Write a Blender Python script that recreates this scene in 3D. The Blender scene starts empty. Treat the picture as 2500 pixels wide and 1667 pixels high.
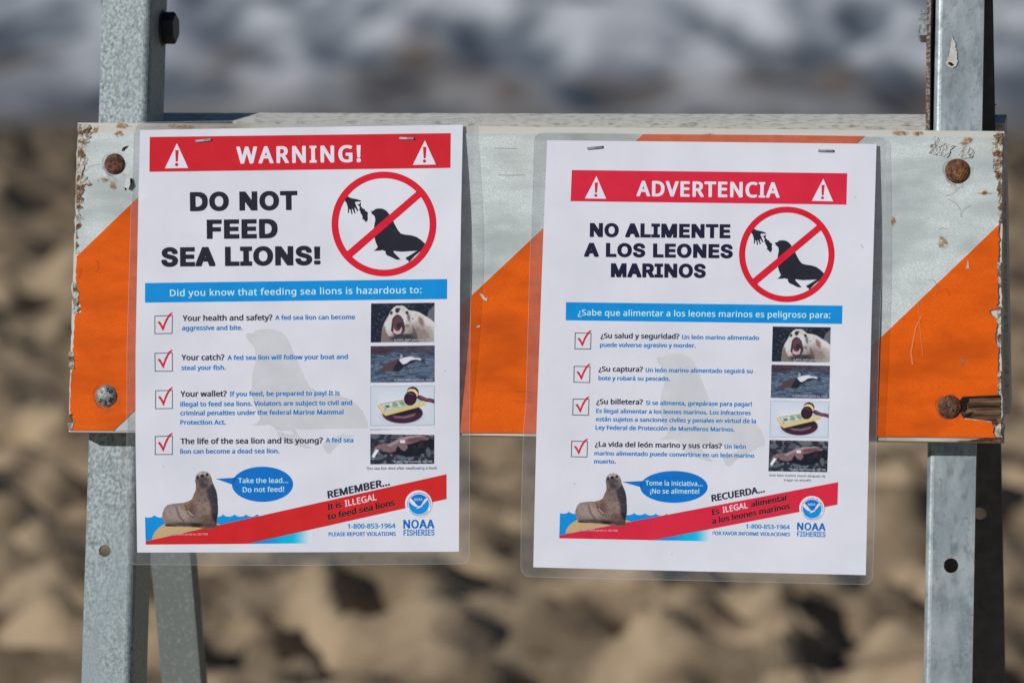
import bpy, bmesh, math, random
import numpy as np
from mathutils import Vector, Matrix
from mathutils.geometry import tessellate_polygon

C = bpy.context.scene
COL = C.collection
rad = math.radians

# ------------------------------------------------------------------ camera
# board frame: origin at the centre of the front board's face, 0.86 m above the sand
Z0 = 0.86
PHI = rad(12.1)
O = np.array([0.0, 0.0, Z0])
EX = np.array([1.0, 0.0, 0.0])
EU = np.array([0.0, math.sin(PHI), math.cos(PHI)])        # up along the leaning board
EN = np.array([0.0, -math.cos(PHI), math.sin(PHI)])       # out of the board's face
CAM = np.array([0.536, -2.830, Z0 + 0.374])
YAW, PITCH, ROLL = rad(10.96), rad(-8.15), rad(-0.88)
FPX = 3.657 * 3000.0                                      # focal length in pixels of the 2500 px wide photo

def cam_basis():
    cy, sy, cp, sp = math.cos(YAW), math.sin(YAW), math.cos(PITCH), math.sin(PITCH)
    f = np.array([-sy * cp, cy * cp, sp]); r = np.array([cy, sy, 0.0]); u = np.cross(r, f)
    cr, sr = math.cos(ROLL), math.sin(ROLL)
    return cr * r + sr * u, -sr * r + cr * u, f
CR, CU, CF = cam_basis()

cam = bpy.data.cameras.new('camera'); cam_ob = bpy.data.objects.new('camera', cam); COL.objects.link(cam_ob)
M = Matrix.Identity(4)
for i in range(3):
    M[i][0], M[i][1], M[i][2], M[i][3] = CR[i], CU[i], -CF[i], CAM[i]
cam_ob.matrix_world = M
cam.sensor_width = 36.0
cam.lens = 36.0 * FPX / 2500.0
cam.clip_start = 0.1; cam.clip_end = 6000
cam.dof.use_dof = True
cam.dof.focus_distance = float((O - CAM) @ CF) - 0.003
cam.dof.aperture_fstop = 7.2
cam.dof.aperture_blades = 9
C.camera = cam_ob

# ------------------------------------------------------------------ light
SUN = np.array([-0.85, -0.89, 0.62]); SUN /= np.linalg.norm(SUN)     # towards the sun
w = bpy.data.worlds.new('World'); C.world = w; w.use_nodes = True
nt = w.node_tree
sky = nt.nodes.new('ShaderNodeTexSky'); sky.sky_type = 'NISHITA'; sky.sun_disc = False
sky.sun_elevation = math.asin(SUN[2]); sky.sun_rotation = math.atan2(SUN[0], SUN[1])
sky.altitude = 0; sky.air_density = 1.0; sky.dust_density = 0.3; sky.ozone_density = 4.0
bg = nt.nodes['Background']; bg.inputs['Strength'].default_value = 0.05
nt.links.new(sky.outputs[0], bg.inputs[0])
sl = bpy.data.lights.new('sun', 'SUN'); sl.energy = 5.0; sl.angle = rad(0.53); sl.color = (1.0, 0.965, 0.93)
so = bpy.data.objects.new('sun', sl); COL.objects.link(so)
so.rotation_euler = Vector(SUN).to_track_quat('Z', 'Y').to_euler(); so.location = (0, 0, 6)
C.view_settings.view_transform = 'Standard'; C.view_settings.look = 'None'
C.view_settings.exposure = -0.64; C.view_settings.gamma = 1.0; C.view_settings.use_curve_mapping = False
C.cycles.max_bounces = 8; C.cycles.transparent_max_bounces = 16
C.cycles.use_denoising = True

# ------------------------------------------------------------------ geometry helpers
def rays(px):
    px = np.asarray(px, float).reshape(-1, 2)
    return CF + CR * ((px[:, :1] - 1250) / FPX) - CU * ((px[:, 1:] - 833.5) / FPX)

def plane_at(px, h=0.0, org=O, n=EN):
    """points of the photo laid onto the plane h metres in front of the board's face"""
    d = rays(px); h = np.broadcast_to(np.asarray(h, float), (len(d),))
    t = (h - (CAM - org) @ n) / (d @ n)
    return CAM + d * t[:, None]

WLOC = {}
def put(name, verts, faces, mat=None, parent=None, smooth=False, kind=None, label=None, cat=None, group=None, colors=None, shift=True):
    verts = np.asarray(verts, float)
    loc = verts.mean(0) if shift else np.zeros(3)
    me = bpy.data.meshes.new(name)
    me.from_pydata((verts - loc).tolist(), [], [tuple(int(i) for i in f) for f in faces])
    if colors is not None:
        at = me.color_attributes.new('Col', 'FLOAT_COLOR', 'POINT')
        c4 = np.ones((len(verts), 4), np.float32); c4[:, :3] = colors
        at.data.foreach_set('color', c4.ravel())
    me.update()
    if smooth:
        me.polygons.foreach_set('use_smooth', [True] * len(me.polygons))
    if mat: me.materials.append(mat)
    o = bpy.data.objects.new(name, me); COL.objects.link(o); o.location = loc
    WLOC[o.name] = Vector(loc)
    if parent is not None:
        o.parent = parent; o.matrix_parent_inverse = Matrix.Translation(-WLOC[parent.name])
    props(o, kind, label, cat, group)
    return o

def props(o, kind=None, label=None, cat=None, group=None):
    if kind: o['kind'] = kind
    if label: o['label'] = label
    if cat: o['category'] = cat
    if group: o['group'] = group

def thing(name, loc, label, cat, group=None):
    o = bpy.data.objects.new(name, None); COL.objects.link(o); o.location = loc
    o.empty_display_size = 0.1
    WLOC[o.name] = Vector(loc); props(o, None, label, cat, group)
    return o

def prism(front, back):
    """two matching rings of points -> closed solid (caps tessellated)"""
    n = len(front); V = list(front) + list(back); F = []
    tr = tessellate_polygon([[Vector(p) for p in front]])
    for t in tr: F.append(t); F.append(tuple(n + i for i in reversed(t)))
    for i in range(n):
        j = (i + 1) % n; F.append((i, j, n + j, n + i))
    return V, F

def fix_normals(o):
    bm = bmesh.new(); bm.from_mesh(o.data); bmesh.ops.recalc_face_normals(bm, faces=bm.faces)
    bm.to_mesh(o.data); bm.free()

# value noise
def vnoise(x, y, seed=0, per=None):
    xi = np.floor(x).astype(np.int64); yi = np.floor(y).astype(np.int64)
    xf = x - xi; yf = y - yi
    xf = xf * xf * (3 - 2 * xf); yf = yf * yf * (3 - 2 * yf)
    def h(a, b):
        v = (a * 374761393 + b * 668265263 + seed * 1442695041) & 0xFFFFFFFF
        v = ((v ^ (v >> 13)) * 1274126177) & 0xFFFFFFFF
        return ((v ^ (v >> 16)) & 0xFFFF) / 65535.0
    return (h(xi, yi) * (1 - xf) + h(xi + 1, yi) * xf) * (1 - yf) + (h(xi, yi + 1) * (1 - xf) + h(xi + 1, yi + 1) * xf) * yf

def fbm(x, y, seed=0, octv=4, g=0.5):
    s = 0; a = 1; t = 0
    for k in range(octv):
        s = s + a * vnoise(x * 2 ** k + 17.3 * k, y * 2 ** k - 9.1 * k, seed + k); t += a; a *= g
    return s / t

# ------------------------------------------------------------------ materials
def s2l(c):
    c = np.asarray(c, float) / 255.0
    return np.where(c <= 0.04045, c / 12.92, ((c + 0.055) / 1.055) ** 2.4)

KP = 1.22      # print colour as it reads in sun -> its albedo
def pc(r, g, b): return tuple(np.clip(s2l((r, g, b)) * KP, 0.002, 0.9))

def material(name, base, rough=0.6, metal=0.0, coat=0.0, coat_rough=0.1, spec=0.5, base2=None, nscale=50, ndetail=4,
             nramp=(0.4, 0.6), stretch=(1, 1, 1), bump=0.0, bscale=200, bstretch=None, bdist=0.001, vor=None, extra=None):
    m = bpy.data.materials.new(name); m.use_nodes = True
    t = m.node_tree; N = t.nodes; L = t.links; p = N['Principled BSDF']
    p.inputs['Base Color'].default_value = (*base, 1); p.inputs['Roughness'].default_value = rough
    p.inputs['Metallic'].default_value = metal; p.inputs['Coat Weight'].default_value = coat
    p.inputs['Coat Roughness'].default_value = coat_rough; p.inputs['Specular IOR Level'].default_value = spec
    geo = N.new('ShaderNodeNewGeometry')
    def coords(st):
        mp = N.new('ShaderNodeMapping'); mp.inputs['Scale'].default_value = st
        L.new(geo.outputs['Position'], mp.inputs['Vector']); return mp.outputs[0]
    def noise(sc, det, st):
        n = N.new('ShaderNodeTexNoise'); n.inputs['Scale'].default_value = sc; n.inputs['Detail'].default_value = det
        L.new(coords(st), n.inputs['Vector']); return n.outputs['Fac']
    def ramp(src, a, b):
        r = N.new('ShaderNodeMapRange'); r.inputs['From Min'].default_value = a; r.inputs['From Max'].default_value = b
        L.new(src, r.inputs['Value']); return r.outputs[0]
    def mix(fac, a, b):
        x = N.new('ShaderNodeMix'); x.data_type = 'RGBA'
        L.new(fac, x.inputs['Factor'])
        for s, v in ((6, a), (7, b)):
            if isinstance(v, tuple): x.inputs[s].default_value = (*v, 1)
            else: L.new(v, x.inputs[s])
        return x.outputs[2]
    cur = None
    if base2 is not None:
        cur = mix(ramp(noise(nscale, ndetail, stretch), *nramp), tuple(base), tuple(base2)); L.new(cur, p.inputs['Base Color'])
    if extra is not None:
        cur = extra(N, L, p, noise, ramp, mix, coords, cur, tuple(base), geo)
        if cur is not None: L.new(cur, p.inputs['Base Color'])
    if bump:
        b = N.new('ShaderNodeBump'); b.inputs['Strength'].default_value = bump; b.inputs['Distance'].default_value = bdist
        L.new(noise(bscale, 3, bstretch or (1, 1, 1)), b.inputs['Height']); L.new(b.outputs[0], p.inputs['Normal'])
    return m

PRINTS = {}
def ink(r, g, b, name=None):
    k = (r, g, b)
    if k not in PRINTS:
        def ex(N, L, p, noise, ramp, mix, coords, cur, base, geo):
            return mix(ramp(noise(70, 3, (1, 1, 1)), 0.3, 0.75), base, tuple(min(0.95, c * 1.10 + 0.004) for c in base))
        PRINTS[k] = material(name or 'ink', pc(r, g, b), rough=0.6, spec=0.08, coat=0.22, coat_rough=0.03, bump=0.22, bscale=28, bdist=0.002, extra=ex)
    return PRINTS[k]

# ------------------------------------------------------------------ lettering (glyph outlines as plain numbers)
# each glyph: advance, then its outlines as x,y pairs in thousandths of the letter size
GLYPHS = {
 'M': {
  ' ': [217],
  '!': [224, [61,-3,102,-20,126,-18,153,-3,167,21,170,45,161,81,138,100,114,106,90,104,65,93,48,69,45,45,48,21], [90,152,131,153,144,165,164,573,150,581,66,581,52,573,72,165,78,155]],
  ',': [223, [22,-107,41,-112,96,-107,161,61,167,85,160,97,149,102,77,102,61,97]],
  '-': [266, [21,180,40,175,232,176,239,192,236,252,28,255,19,240]],
  '.': [223, [61,-3,102,-20,126,-18,153,-3,167,21,170,45,161,81,138,99,114,106,90,104,65,93,48,69,45,45,48,21]],
  '0': [467, [227,-17,275,-12,314,0,351,24,383,60,402,96,419,150,432,288,421,408,404,468,378,516,345,552,311,573,275,586,227,590,179,586,143,574,108,552,77,516,57,480,39,420,26,288,31,204,42,144,78,60,110,24,143,2,179,-12], [227,61,179,76,146,120,128,192,123,276,127,372,147,456,179,498,227,512,275,500,310,456,331,372,335,276,326,168,306,108,273,72]],
  '1': [467, [283,-9,296,-4,298,8,298,572,283,582,223,581,58,452,94,404,115,398,202,464,205,-4]],
  '2': [467, [27,-4,46,-9,418,-9,428,-4,430,56,428,68,418,73,178,73,156,80,334,262,369,308,394,358,407,428,397,488,367,536,322,568,250,588,166,584,94,559,32,512,69,464,82,457,166,503,214,511,250,508,274,497,296,476,309,428,299,368,264,308,32,68,26,56]],
  '3': [467, [32,15,80,-4,128,-13,188,-17,260,-12,344,16,380,43,402,72,418,108,425,144,417,216,404,242,380,269,317,300,368,335,392,368,407,420,406,468,378,528,332,566,272,586,176,587,92,564,31,528,29,516,68,466,80,465,152,502,200,512,260,506,297,480,311,432,303,396,288,372,260,351,224,339,116,331,111,324,111,264,128,256,212,256,272,243,311,216,324,192,326,168,323,132,304,96,284,79,248,66,152,63,29,96,23,84,23,24]],
  '4': [467, [361,585,277,581,4,188,4,128,13,122,277,118,278,8,280,-4,289,-9,361,-9,370,-4,372,116,445,121,455,128,456,188,450,200,385,202,372,212,372,572], [277,445,277,208,265,202,121,204,113,212]],
  '5': [467, [383,578,95,582,74,576,52,300,95,272,203,283,275,270,300,252,317,228,328,168,322,132,301,96,251,67,203,61,155,65,107,76,59,97,42,96,38,24,51,12,95,-4,155,-15,263,-11,311,3,349,24,377,48,403,84,423,144,425,204,414,252,384,300,347,330,287,353,227,360,155,355,147,360,158,492,167,499,383,503]],
  '6': [467, [280,-14,328,0,364,22,391,48,413,84,429,132,434,180,430,228,415,276,376,327,344,348,304,362,220,365,172,351,136,329,132,336,144,396,158,432,184,468,208,488,268,511,328,513,376,504,388,513,389,576,364,586,292,589,232,582,184,567,138,540,102,504,76,466,52,407,39,348,31,252,36,180,50,120,76,67,116,24,160,-2,220,-16], [280,68,232,60,196,69,163,96,141,132,129,180,134,228,160,264,196,287,232,294,280,288,304,274,329,240,338,192,332,132,315,96]],
  '7': [467, [103,-8,187,-9,199,-2,430,512,432,572,427,578,43,582,22,572,22,512,31,500,307,499,319,496,321,488,99,8,98,-4]],
  '8': [467, [287,-12,347,9,383,34,413,72,427,108,430,168,415,216,374,264,319,300,373,348,395,378,411,420,411,468,394,516,375,540,342,564,275,586,191,587,143,576,98,552,71,526,53,492,45,444,52,396,80,348,137,300,82,264,43,216,30,180,28,120,49,60,71,34,107,9,191,-15], [129,108,121,156,131,192,162,228,215,259,299,218,324,192,335,168,335,132,323,98,299,74,275,63,227,57,179,64,146,84], [308,480,318,444,311,406,285,372,239,344,227,343,179,369,145,408,140,432,144,468,160,492,179,505,215,514,251,513,287,500]],
  '9': [467, [180,586,144,576,100,552,50,492,33,444,27,396,30,348,44,300,84,246,120,223,156,210,204,205,252,210,288,221,324,245,329,228,304,144,280,108,252,84,216,67,180,60,132,60,84,69,72,64,69,0,84,-10,108,-14,168,-17,228,-10,288,11,327,36,362,72,396,130,416,192,426,252,430,324,423,408,405,468,377,516,336,555,288,579,240,589], [168,289,143,312,127,348,124,408,135,456,156,487,192,508,228,512,263,504,296,480,323,432,333,384,324,338,300,307,264,286,216,279]],
  ':': [223, [61,-3,102,-20,126,-18,153,-3,167,21,170,45,161,81,138,99,114,106,90,104,65,93,48,69,45,45,48,21], [57,429,45,381,50,357,66,337,90,325,114,323,138,330,157,345,170,393,165,417,150,436,126,448,102,450,78,444]],
  '?': [356, [97,-3,138,-20,162,-18,189,-3,202,21,205,45,202,69,185,93,162,104,138,106,114,100,90,81,81,45,84,21], [111,153,174,153,181,165,186,213,198,236,306,341,337,405,336,477,318,523,279,561,222,584,162,590,90,581,6,550,-2,537,30,477,114,505,174,510,222,495,243,465,247,429,237,393,138,294,109,249,99,165]],
  'A': [520, [224,584,209,572,-11,-4,8,-9,84,-4,149,164,212,169,356,167,426,-4,512,-9,523,-4,303,572,284,584], [260,441,326,260,308,250,200,250,185,260,248,428]],
  'B': [529, [74,580,65,572,67,-4,86,-9,314,-7,374,4,422,27,470,77,489,140,488,200,475,236,445,272,401,296,395,308,443,344,467,392,470,456,450,512,410,549,338,574,266,581], [170,259,302,257,359,236,379,212,388,176,385,140,368,104,338,81,302,72,170,71,163,80,163,116,163,248], [163,344,166,500,302,497,338,486,361,464,370,440,370,404,356,368,338,352,278,338,182,338]],
  'C': [515, [471,12,472,72,465,86,369,67,309,65,261,72,213,96,178,132,159,168,142,228,138,288,143,348,157,396,183,444,213,474,261,499,321,509,381,502,453,477,470,492,492,552,417,579,333,589,249,582,177,556,134,528,99,492,69,444,47,384,38,324,38,240,52,168,76,108,100,72,137,36,177,11,225,-7,285,-16,357,-16,429,-4]],
  'D': [593, [67,-4,86,-9,266,-8,350,5,434,42,467,68,498,104,529,164,542,212,549,272,546,344,537,392,513,452,488,488,446,527,386,559,302,579,86,582,65,572], [170,72,163,80,166,500,278,500,350,482,404,440,426,404,439,368,446,260,427,176,395,128,338,90,266,73]],
  'E': [454, [409,-4,410,62,398,72,182,72,163,80,163,248,170,258,386,259,396,272,396,332,386,339,170,339,163,344,163,488,170,500,398,500,411,512,411,572,398,581,74,580,65,572,67,-4,86,-9,398,-9]],
  'F': [424, [74,-8,146,-9,161,-4,163,224,170,232,386,234,395,248,395,308,386,315,170,315,163,320,163,488,169,500,398,500,411,512,411,560,411,572,398,581,86,582,65,572,65,8]],
  'G': [592, [527,552,465,575,405,586,285,586,237,575,177,551,128,516,93,478,66,432,45,371,36,300,40,228,52,168,78,108,105,71,142,36,213,-1,309,-17,429,-10,525,12,537,23,537,300,525,311,333,311,321,309,314,300,314,240,321,231,436,228,439,84,429,72,393,66,285,68,249,78,213,98,179,132,159,168,144,216,137,276,143,348,157,396,177,432,213,469,273,499,345,508,405,502,489,475,501,481]],
  'H': [602, [527,-4,529,572,506,582,446,582,430,572,430,344,422,339,170,339,163,344,163,572,146,582,74,580,65,572,67,-4,86,-9,161,-4,163,248,170,257,410,258,422,257,431,248,432,-4,446,-9,518,-9]],
  'I': [280, [28,580,19,572,25,524,76,510,87,500,86,68,20,44,21,-4,40,-9,244,-8,252,8,251,44,185,68,184,500,196,511,247,524,252,572,232,582]],
  'L': [428, [74,580,65,572,67,-4,86,-9,410,-6,410,70,182,73,163,80,163,572,146,582]],
  'M': [735, [65,572,67,-4,86,-9,146,-9,156,-4,158,423,319,-4,386,-9,401,-4,554,396,563,404,566,423,567,-4,578,-9,650,-9,661,-4,662,573,650,581,554,582,530,572,362,137,198,572,182,582,158,582,86,582]],
  'N': [617, [542,-5,542,576,530,582,470,582,451,572,453,164,446,153,176,572,158,582,74,580,65,572,67,-4,86,-9,146,-9,156,-4,158,427,436,-4,446,-9]],
  'O': [634, [177,11,225,-6,285,-16,345,-16,405,-5,449,12,489,37,524,72,555,120,577,180,588,240,589,312,577,396,560,444,532,492,489,536,444,564,393,582,333,590,273,588,213,576,165,556,126,528,93,492,69,452,49,396,38,336,37,264,48,180,70,120,93,81,129,43], [357,67,285,65,224,84,174,132,146,204,139,324,157,408,196,468,225,489,261,503,345,507,405,488,451,444,480,372,488,276,480,204,470,168,452,132,420,96,393,79]],
  'P': [493, [74,-8,146,-9,161,-4,165,212,266,216,338,233,398,267,439,320,457,392,449,464,422,514,374,553,326,571,266,580,86,582,65,572,65,8], [165,296,166,500,266,499,302,490,327,476,346,452,356,416,353,368,336,332,314,314,278,300,230,294]],
  'R': [507, [74,580,65,572,67,-4,86,-9,161,-4,164,224,242,228,257,224,391,-4,410,-9,498,-4,349,248,414,296,450,356,455,440,447,476,428,512,386,550,314,575,242,582], [166,308,163,488,167,500,278,498,314,488,332,476,353,440,357,404,352,368,329,332,278,310]],
  'S': [448, [34,12,73,-2,133,-13,253,-13,331,12,387,60,406,96,415,144,408,204,391,240,336,288,169,365,141,396,134,432,137,456,149,480,193,505,265,506,373,479,399,540,397,555,289,586,193,587,115,564,85,544,59,516,42,480,35,432,45,372,61,342,88,312,121,288,289,210,312,180,318,144,313,118,300,96,277,78,241,67,145,68,35,96,28,84,28,24]],
  'T': [454, [184,-9,271,-4,272,488,280,500,436,500,450,512,450,560,450,572,436,582,16,582,-5,572,-5,512,4,501,172,500,174,8,176,-4]],
  'U': [594, [60,576,60,180,72,120,96,72,152,17,188,0,236,-13,296,-17,356,-11,404,3,442,24,470,48,497,84,517,132,524,168,525,576,488,582,440,581,430,576,429,204,424,156,410,120,380,87,344,69,296,63,248,68,210,84,176,120,162,156,156,576,140,582,80,582]],
  'V': [489, [-13,572,193,-4,212,-9,284,-7,494,572,476,582,404,581,392,572,248,159,236,149,89,572,80,580,44,582,-4,580]],
  'W': [754, [-3,572,150,-4,198,-9,246,-4,366,410,378,403,499,-4,510,-9,595,-4,748,572,738,581,666,582,647,572,546,171,421,572,414,579,342,582,320,572,210,193,198,179,98,572,90,580,54,582,6,580]],
  'Y': [462, [188,-9,275,-4,278,224,467,572,452,582,380,582,362,572,236,334,224,323,92,573,80,581,8,582,-13,572,174,224,178,8,180,-4]],
  'a': [458, [393,-5,398,0,397,312,388,360,369,395,321,431,249,445,165,439,78,408,72,396,92,348,105,339,201,369,237,371,274,360,295,336,303,276,285,267,201,263,141,252,93,234,57,207,33,168,24,120,31,72,48,36,92,0,153,-16,201,-16,249,-6,309,34,321,0,333,-9], [302,192,294,120,280,96,250,72,213,60,177,59,153,65,131,84,123,108,126,144,153,177,213,196,285,200]],
  'b': [501, [64,618,56,612,55,600,55,0,64,-8,124,-7,148,27,188,0,232,-14,304,-15,354,0,388,21,415,48,437,84,453,132,461,192,460,252,453,300,436,348,413,384,388,408,352,430,316,442,232,443,196,433,160,412,151,420,151,612,136,618], [280,368,323,348,348,312,362,252,360,168,348,120,325,84,292,64,244,60,196,76,170,108,153,180,154,264,165,312,188,348,232,368]],
  'c': [393, [368,420,280,445,184,440,112,408,60,348,34,264,31,204,37,144,64,72,93,36,124,12,184,-11,244,-17,316,-8,363,12,364,72,352,87,292,67,244,62,196,69,173,84,153,108,138,144,130,216,143,300,172,344,208,363,244,367,340,347,351,360]],
  'd': [501, [436,613,424,618,364,618,342,612,340,406,304,430,268,442,184,444,148,434,112,414,80,384,57,348,40,300,32,240,39,132,52,91,76,50,101,24,136,1,184,-14,244,-16,304,1,340,25,352,16,355,0,364,-8,424,-9,438,0], [220,370,268,366,304,348,327,312,342,240,341,168,326,108,293,72,244,60,196,66,168,84,141,132,130,192,134,264,154,324,184,358]],
  'e': [460, [268,444,184,441,148,429,112,408,62,348,46,312,34,252,38,144,54,96,76,60,136,9,220,-15,316,-12,398,12,405,24,405,84,388,90,337,72,280,62,208,68,172,89,148,120,135,156,135,192,412,192,424,204,419,300,389,372,338,420], [324,276,304,266,148,266,134,276,145,312,169,348,196,365,232,371,268,366,296,348,312,324]],
  'f': [284, [80,-7,152,-9,169,-4,171,356,176,364,188,366,272,367,279,380,279,428,272,436,173,440,171,464,179,512,194,536,212,545,298,536,322,596,313,608,260,621,212,622,164,613,130,596,105,572,86,536,74,440,8,417,-1,404,5,368,68,365,74,356,74,8]],
  'g': [501, [424,439,364,437,356,428,352,407,340,406,308,428,268,442,220,447,172,441,115,416,64,358,38,284,32,188,48,104,82,44,136,1,196,-15,268,-12,304,0,340,23,343,20,338,-52,320,-88,304,-104,268,-121,208,-124,148,-116,76,-92,65,-100,65,-160,71,-172,160,-197,280,-198,360,-172,391,-148,412,-120,430,-76,438,-16,438,428], [220,59,196,65,172,80,147,116,132,176,132,248,145,308,168,344,196,364,244,369,292,355,325,320,341,260,342,164,331,116,306,80,268,62]],
  'h': [504, [64,617,55,608,57,-4,76,-9,150,-4,152,236,164,308,176,332,202,356,232,367,268,369,318,356,337,332,345,308,349,-4,364,-9,436,-8,444,8,444,284,439,332,421,380,402,404,376,424,304,444,220,439,160,410,153,416,152,428,152,608,136,618]],
  'i': [215, [71,439,55,428,57,-4,143,-8,150,-4,152,8,151,428,143,438], [60,512,95,493,119,494,143,507,155,524,158,548,145,584,107,600,83,596,63,584,50,548]],
  'j': [215, [144,437,72,439,55,428,55,-88,43,-112,24,-123,-48,-118,-57,-124,-57,-184,-36,-195,24,-201,84,-190,123,-160,146,-112,152,-64,151,428], [60,512,96,493,120,494,144,508,154,524,158,548,145,584,108,600,84,597,62,584,50,548]],
  'k': [436, [64,617,55,608,57,-4,76,-9,149,-4,151,152,184,183,324,-4,352,-9,432,-4,429,8,252,248,422,428,412,438,400,439,316,434,160,268,151,284,151,608,136,618]],
  'l': [215, [136,618,64,617,55,608,55,8,64,-8,136,-9,150,-4,152,8,152,608]],
  'm': [758, [696,-4,695,320,678,380,640,421,580,444,508,444,448,425,400,387,355,428,292,446,216,440,184,428,148,401,138,428,124,439,64,437,56,428,57,-4,76,-9,150,-4,152,236,159,296,174,332,196,356,220,366,256,370,280,367,304,353,319,332,329,296,330,-4,340,-9,412,-9,423,-4,424,248,434,308,448,336,472,358,532,369,575,356,592,332,600,308,603,-4,652,-9]],
  'n': [504, [442,-4,441,320,428,368,404,404,364,430,304,445,256,446,208,436,148,399,138,428,124,439,64,437,56,428,57,-4,76,-9,150,-4,152,248,164,308,184,343,202,356,232,367,268,369,318,356,337,332,345,308,349,-4,364,-9]],
  'o': [493, [184,-10,232,-17,280,-14,352,9,410,60,444,132,453,180,453,252,430,336,408,372,376,404,304,440,256,446,208,445,131,420,76,372,54,336,40,294,31,228,33,180,56,96,78,60,112,25], [220,368,268,367,310,348,338,312,353,264,354,180,339,120,314,84,268,62,208,64,172,84,147,120,133,168,131,240,148,312,173,348]],
  'p': [501, [64,-201,150,-196,151,8,160,18,201,-4,244,-15,328,-9,368,8,400,32,440,92,457,152,462,212,448,319,433,356,407,392,352,431,292,446,232,443,186,428,148,400,139,428,124,439,64,438,55,428,55,-184], [268,60,220,65,184,88,167,116,153,176,154,272,168,320,199,356,244,369,292,365,326,344,352,296,363,236,359,164,344,116,316,78]],
  'q': [501, [436,-197,438,428,424,439,364,437,356,428,352,408,340,405,292,435,244,446,184,443,136,428,100,404,76,378,51,332,37,284,33,176,44,116,58,80,82,44,112,15,148,-4,184,-14,268,-12,304,1,340,23,343,-196,364,-201], [220,60,173,80,147,116,132,176,132,248,145,308,167,344,196,364,244,370,292,357,324,320,340,260,341,176,329,116,304,80,268,63]],
  'r': [339, [64,-8,150,-4,152,248,160,284,179,320,220,354,256,365,316,361,323,368,328,404,327,440,268,447,220,439,178,416,148,387,139,428,124,439,64,437,56,428,55,8]],
  's': [392, [35,12,109,-12,205,-16,277,0,331,36,353,72,361,108,359,144,344,180,301,219,145,290,124,312,122,336,141,360,181,371,229,369,313,344,325,347,352,408,349,412,313,429,265,442,181,446,97,426,49,389,34,360,28,324,44,264,97,220,241,154,262,132,267,108,259,84,246,72,193,58,133,62,37,91,29,84,29,24]],
  't': [297, [273,-5,282,0,285,12,285,60,273,67,199,60,175,72,161,96,157,360,165,366,273,367,280,372,281,432,261,439,165,439,157,444,157,528,141,537,105,538,89,528,63,444,0,408,1,372,61,360,61,120,67,72,92,24,141,-7,201,-17]],
  'u': [504, [51,432,52,120,62,72,83,34,129,0,191,-15,275,-10,311,3,347,28,357,0,371,-9,431,-8,440,0,440,432,419,439,359,439,344,432,344,192,335,132,319,96,299,77,263,62,227,60,179,72,159,96,151,120,147,432,131,439,71,439]],
  'v': [415, [-13,428,151,-4,164,-9,248,-8,260,8,420,428,404,439,332,439,320,431,212,132,200,117,89,428,80,437,8,439,-4,437]],
  'w': [638, [-4,429,116,-3,125,-8,209,-8,218,-3,317,299,408,-3,461,-8,513,-3,634,429,629,436,557,440,536,429,461,141,449,163,368,429,353,440,269,435,173,132,95,429,77,440,17,440,5,438]],
  'y': [417, [9,-195,69,-201,129,-191,177,-160,206,-124,240,-52,417,415,421,428,417,435,333,439,321,431,213,128,201,132,90,428,81,438,9,439,-3,438,-12,428,159,-4,130,-76,101,-112,69,-125,-1,-124,-4,-184]],
  'z': [385, [20,-4,39,-9,339,-9,357,-4,358,56,351,62,147,63,137,68,348,368,353,380,351,430,339,439,51,439,32,428,32,380,39,367,219,366,234,356,23,56]],
  '¡': [224, [78,273,70,258,52,-150,150,-155,162,-150,163,-138,143,258,138,272], [57,342,78,327,102,321,150,334,165,354,170,378,168,402,157,426,138,440,114,446,90,444,66,433,51,414,45,390]],
  '©': [675, [80,108,122,60,167,27,215,4,275,-12,335,-17,407,-10,467,10,515,37,558,72,595,120,624,180,636,228,641,288,635,348,612,420,583,468,538,516,491,549,431,575,383,586,311,589,251,580,203,564,155,538,113,504,74,456,47,403,32,348,27,276,31,228,48,168], [251,57,203,82,171,108,140,144,120,180,104,228,97,276,99,324,110,372,131,418,155,451,191,485,227,506,275,523,323,529,371,526,419,514,493,468,524,432,550,384,565,336,569,288,557,204,515,129,482,96,443,70,395,51,347,44,299,46], [460,444,383,471,311,471,245,444,203,399,177,324,181,228,204,168,253,120,287,105,347,98,395,103,443,120,443,182,431,186,347,168,299,181,274,216,263,288,273,348,299,387,323,400,347,404,431,385]],
  '¿': [356, [233,274,171,272,160,214,149,190,39,84,13,34,7,-26,23,-86,51,-122,111,-154,159,-162,243,-157,327,-130,344,-122,348,-110,327,-62,315,-50,231,-79,171,-83,123,-66,103,-38,100,-2,110,34,207,131,237,178,247,262], [249,430,207,447,183,444,158,430,144,406,141,382,145,358,159,336,183,323,207,321,231,326,255,344,265,382,262,406]],
  'á': [458, [393,-5,398,0,397,312,388,360,369,395,321,431,249,445,165,439,78,408,72,396,92,348,105,339,201,369,237,371,274,360,295,336,303,276,285,267,201,263,141,252,93,234,57,207,33,168,24,120,31,72,48,36,92,0,153,-16,201,-16,249,-6,309,34,321,0,333,-9], [302,192,294,120,280,96,250,72,213,60,177,59,153,65,131,84,123,108,126,144,153,177,213,196,285,200], [357,612,345,623,261,623,249,618,175,504,170,492,174,480,239,480,325,564,354,600]],
  'é': [460, [268,444,184,441,148,429,112,408,62,348,46,312,34,252,38,144,54,96,76,60,136,9,220,-15,316,-12,398,12,405,24,405,84,388,90,337,72,280,62,208,68,172,89,148,120,135,156,135,192,412,192,424,204,419,300,389,372,338,420], [324,276,304,266,148,266,134,276,145,312,169,348,196,365,232,371,268,366,296,348,312,324], [360,612,352,622,340,623,256,621,178,504,173,492,178,480,232,477,244,482,328,564,357,600]],
  'í': [215, [69,439,55,428,57,-4,69,-9,141,-9,150,-4,152,8,151,428,141,438], [48,488,57,478,69,477,117,481,220,584,235,608,231,620,127,620,50,500]],
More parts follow.
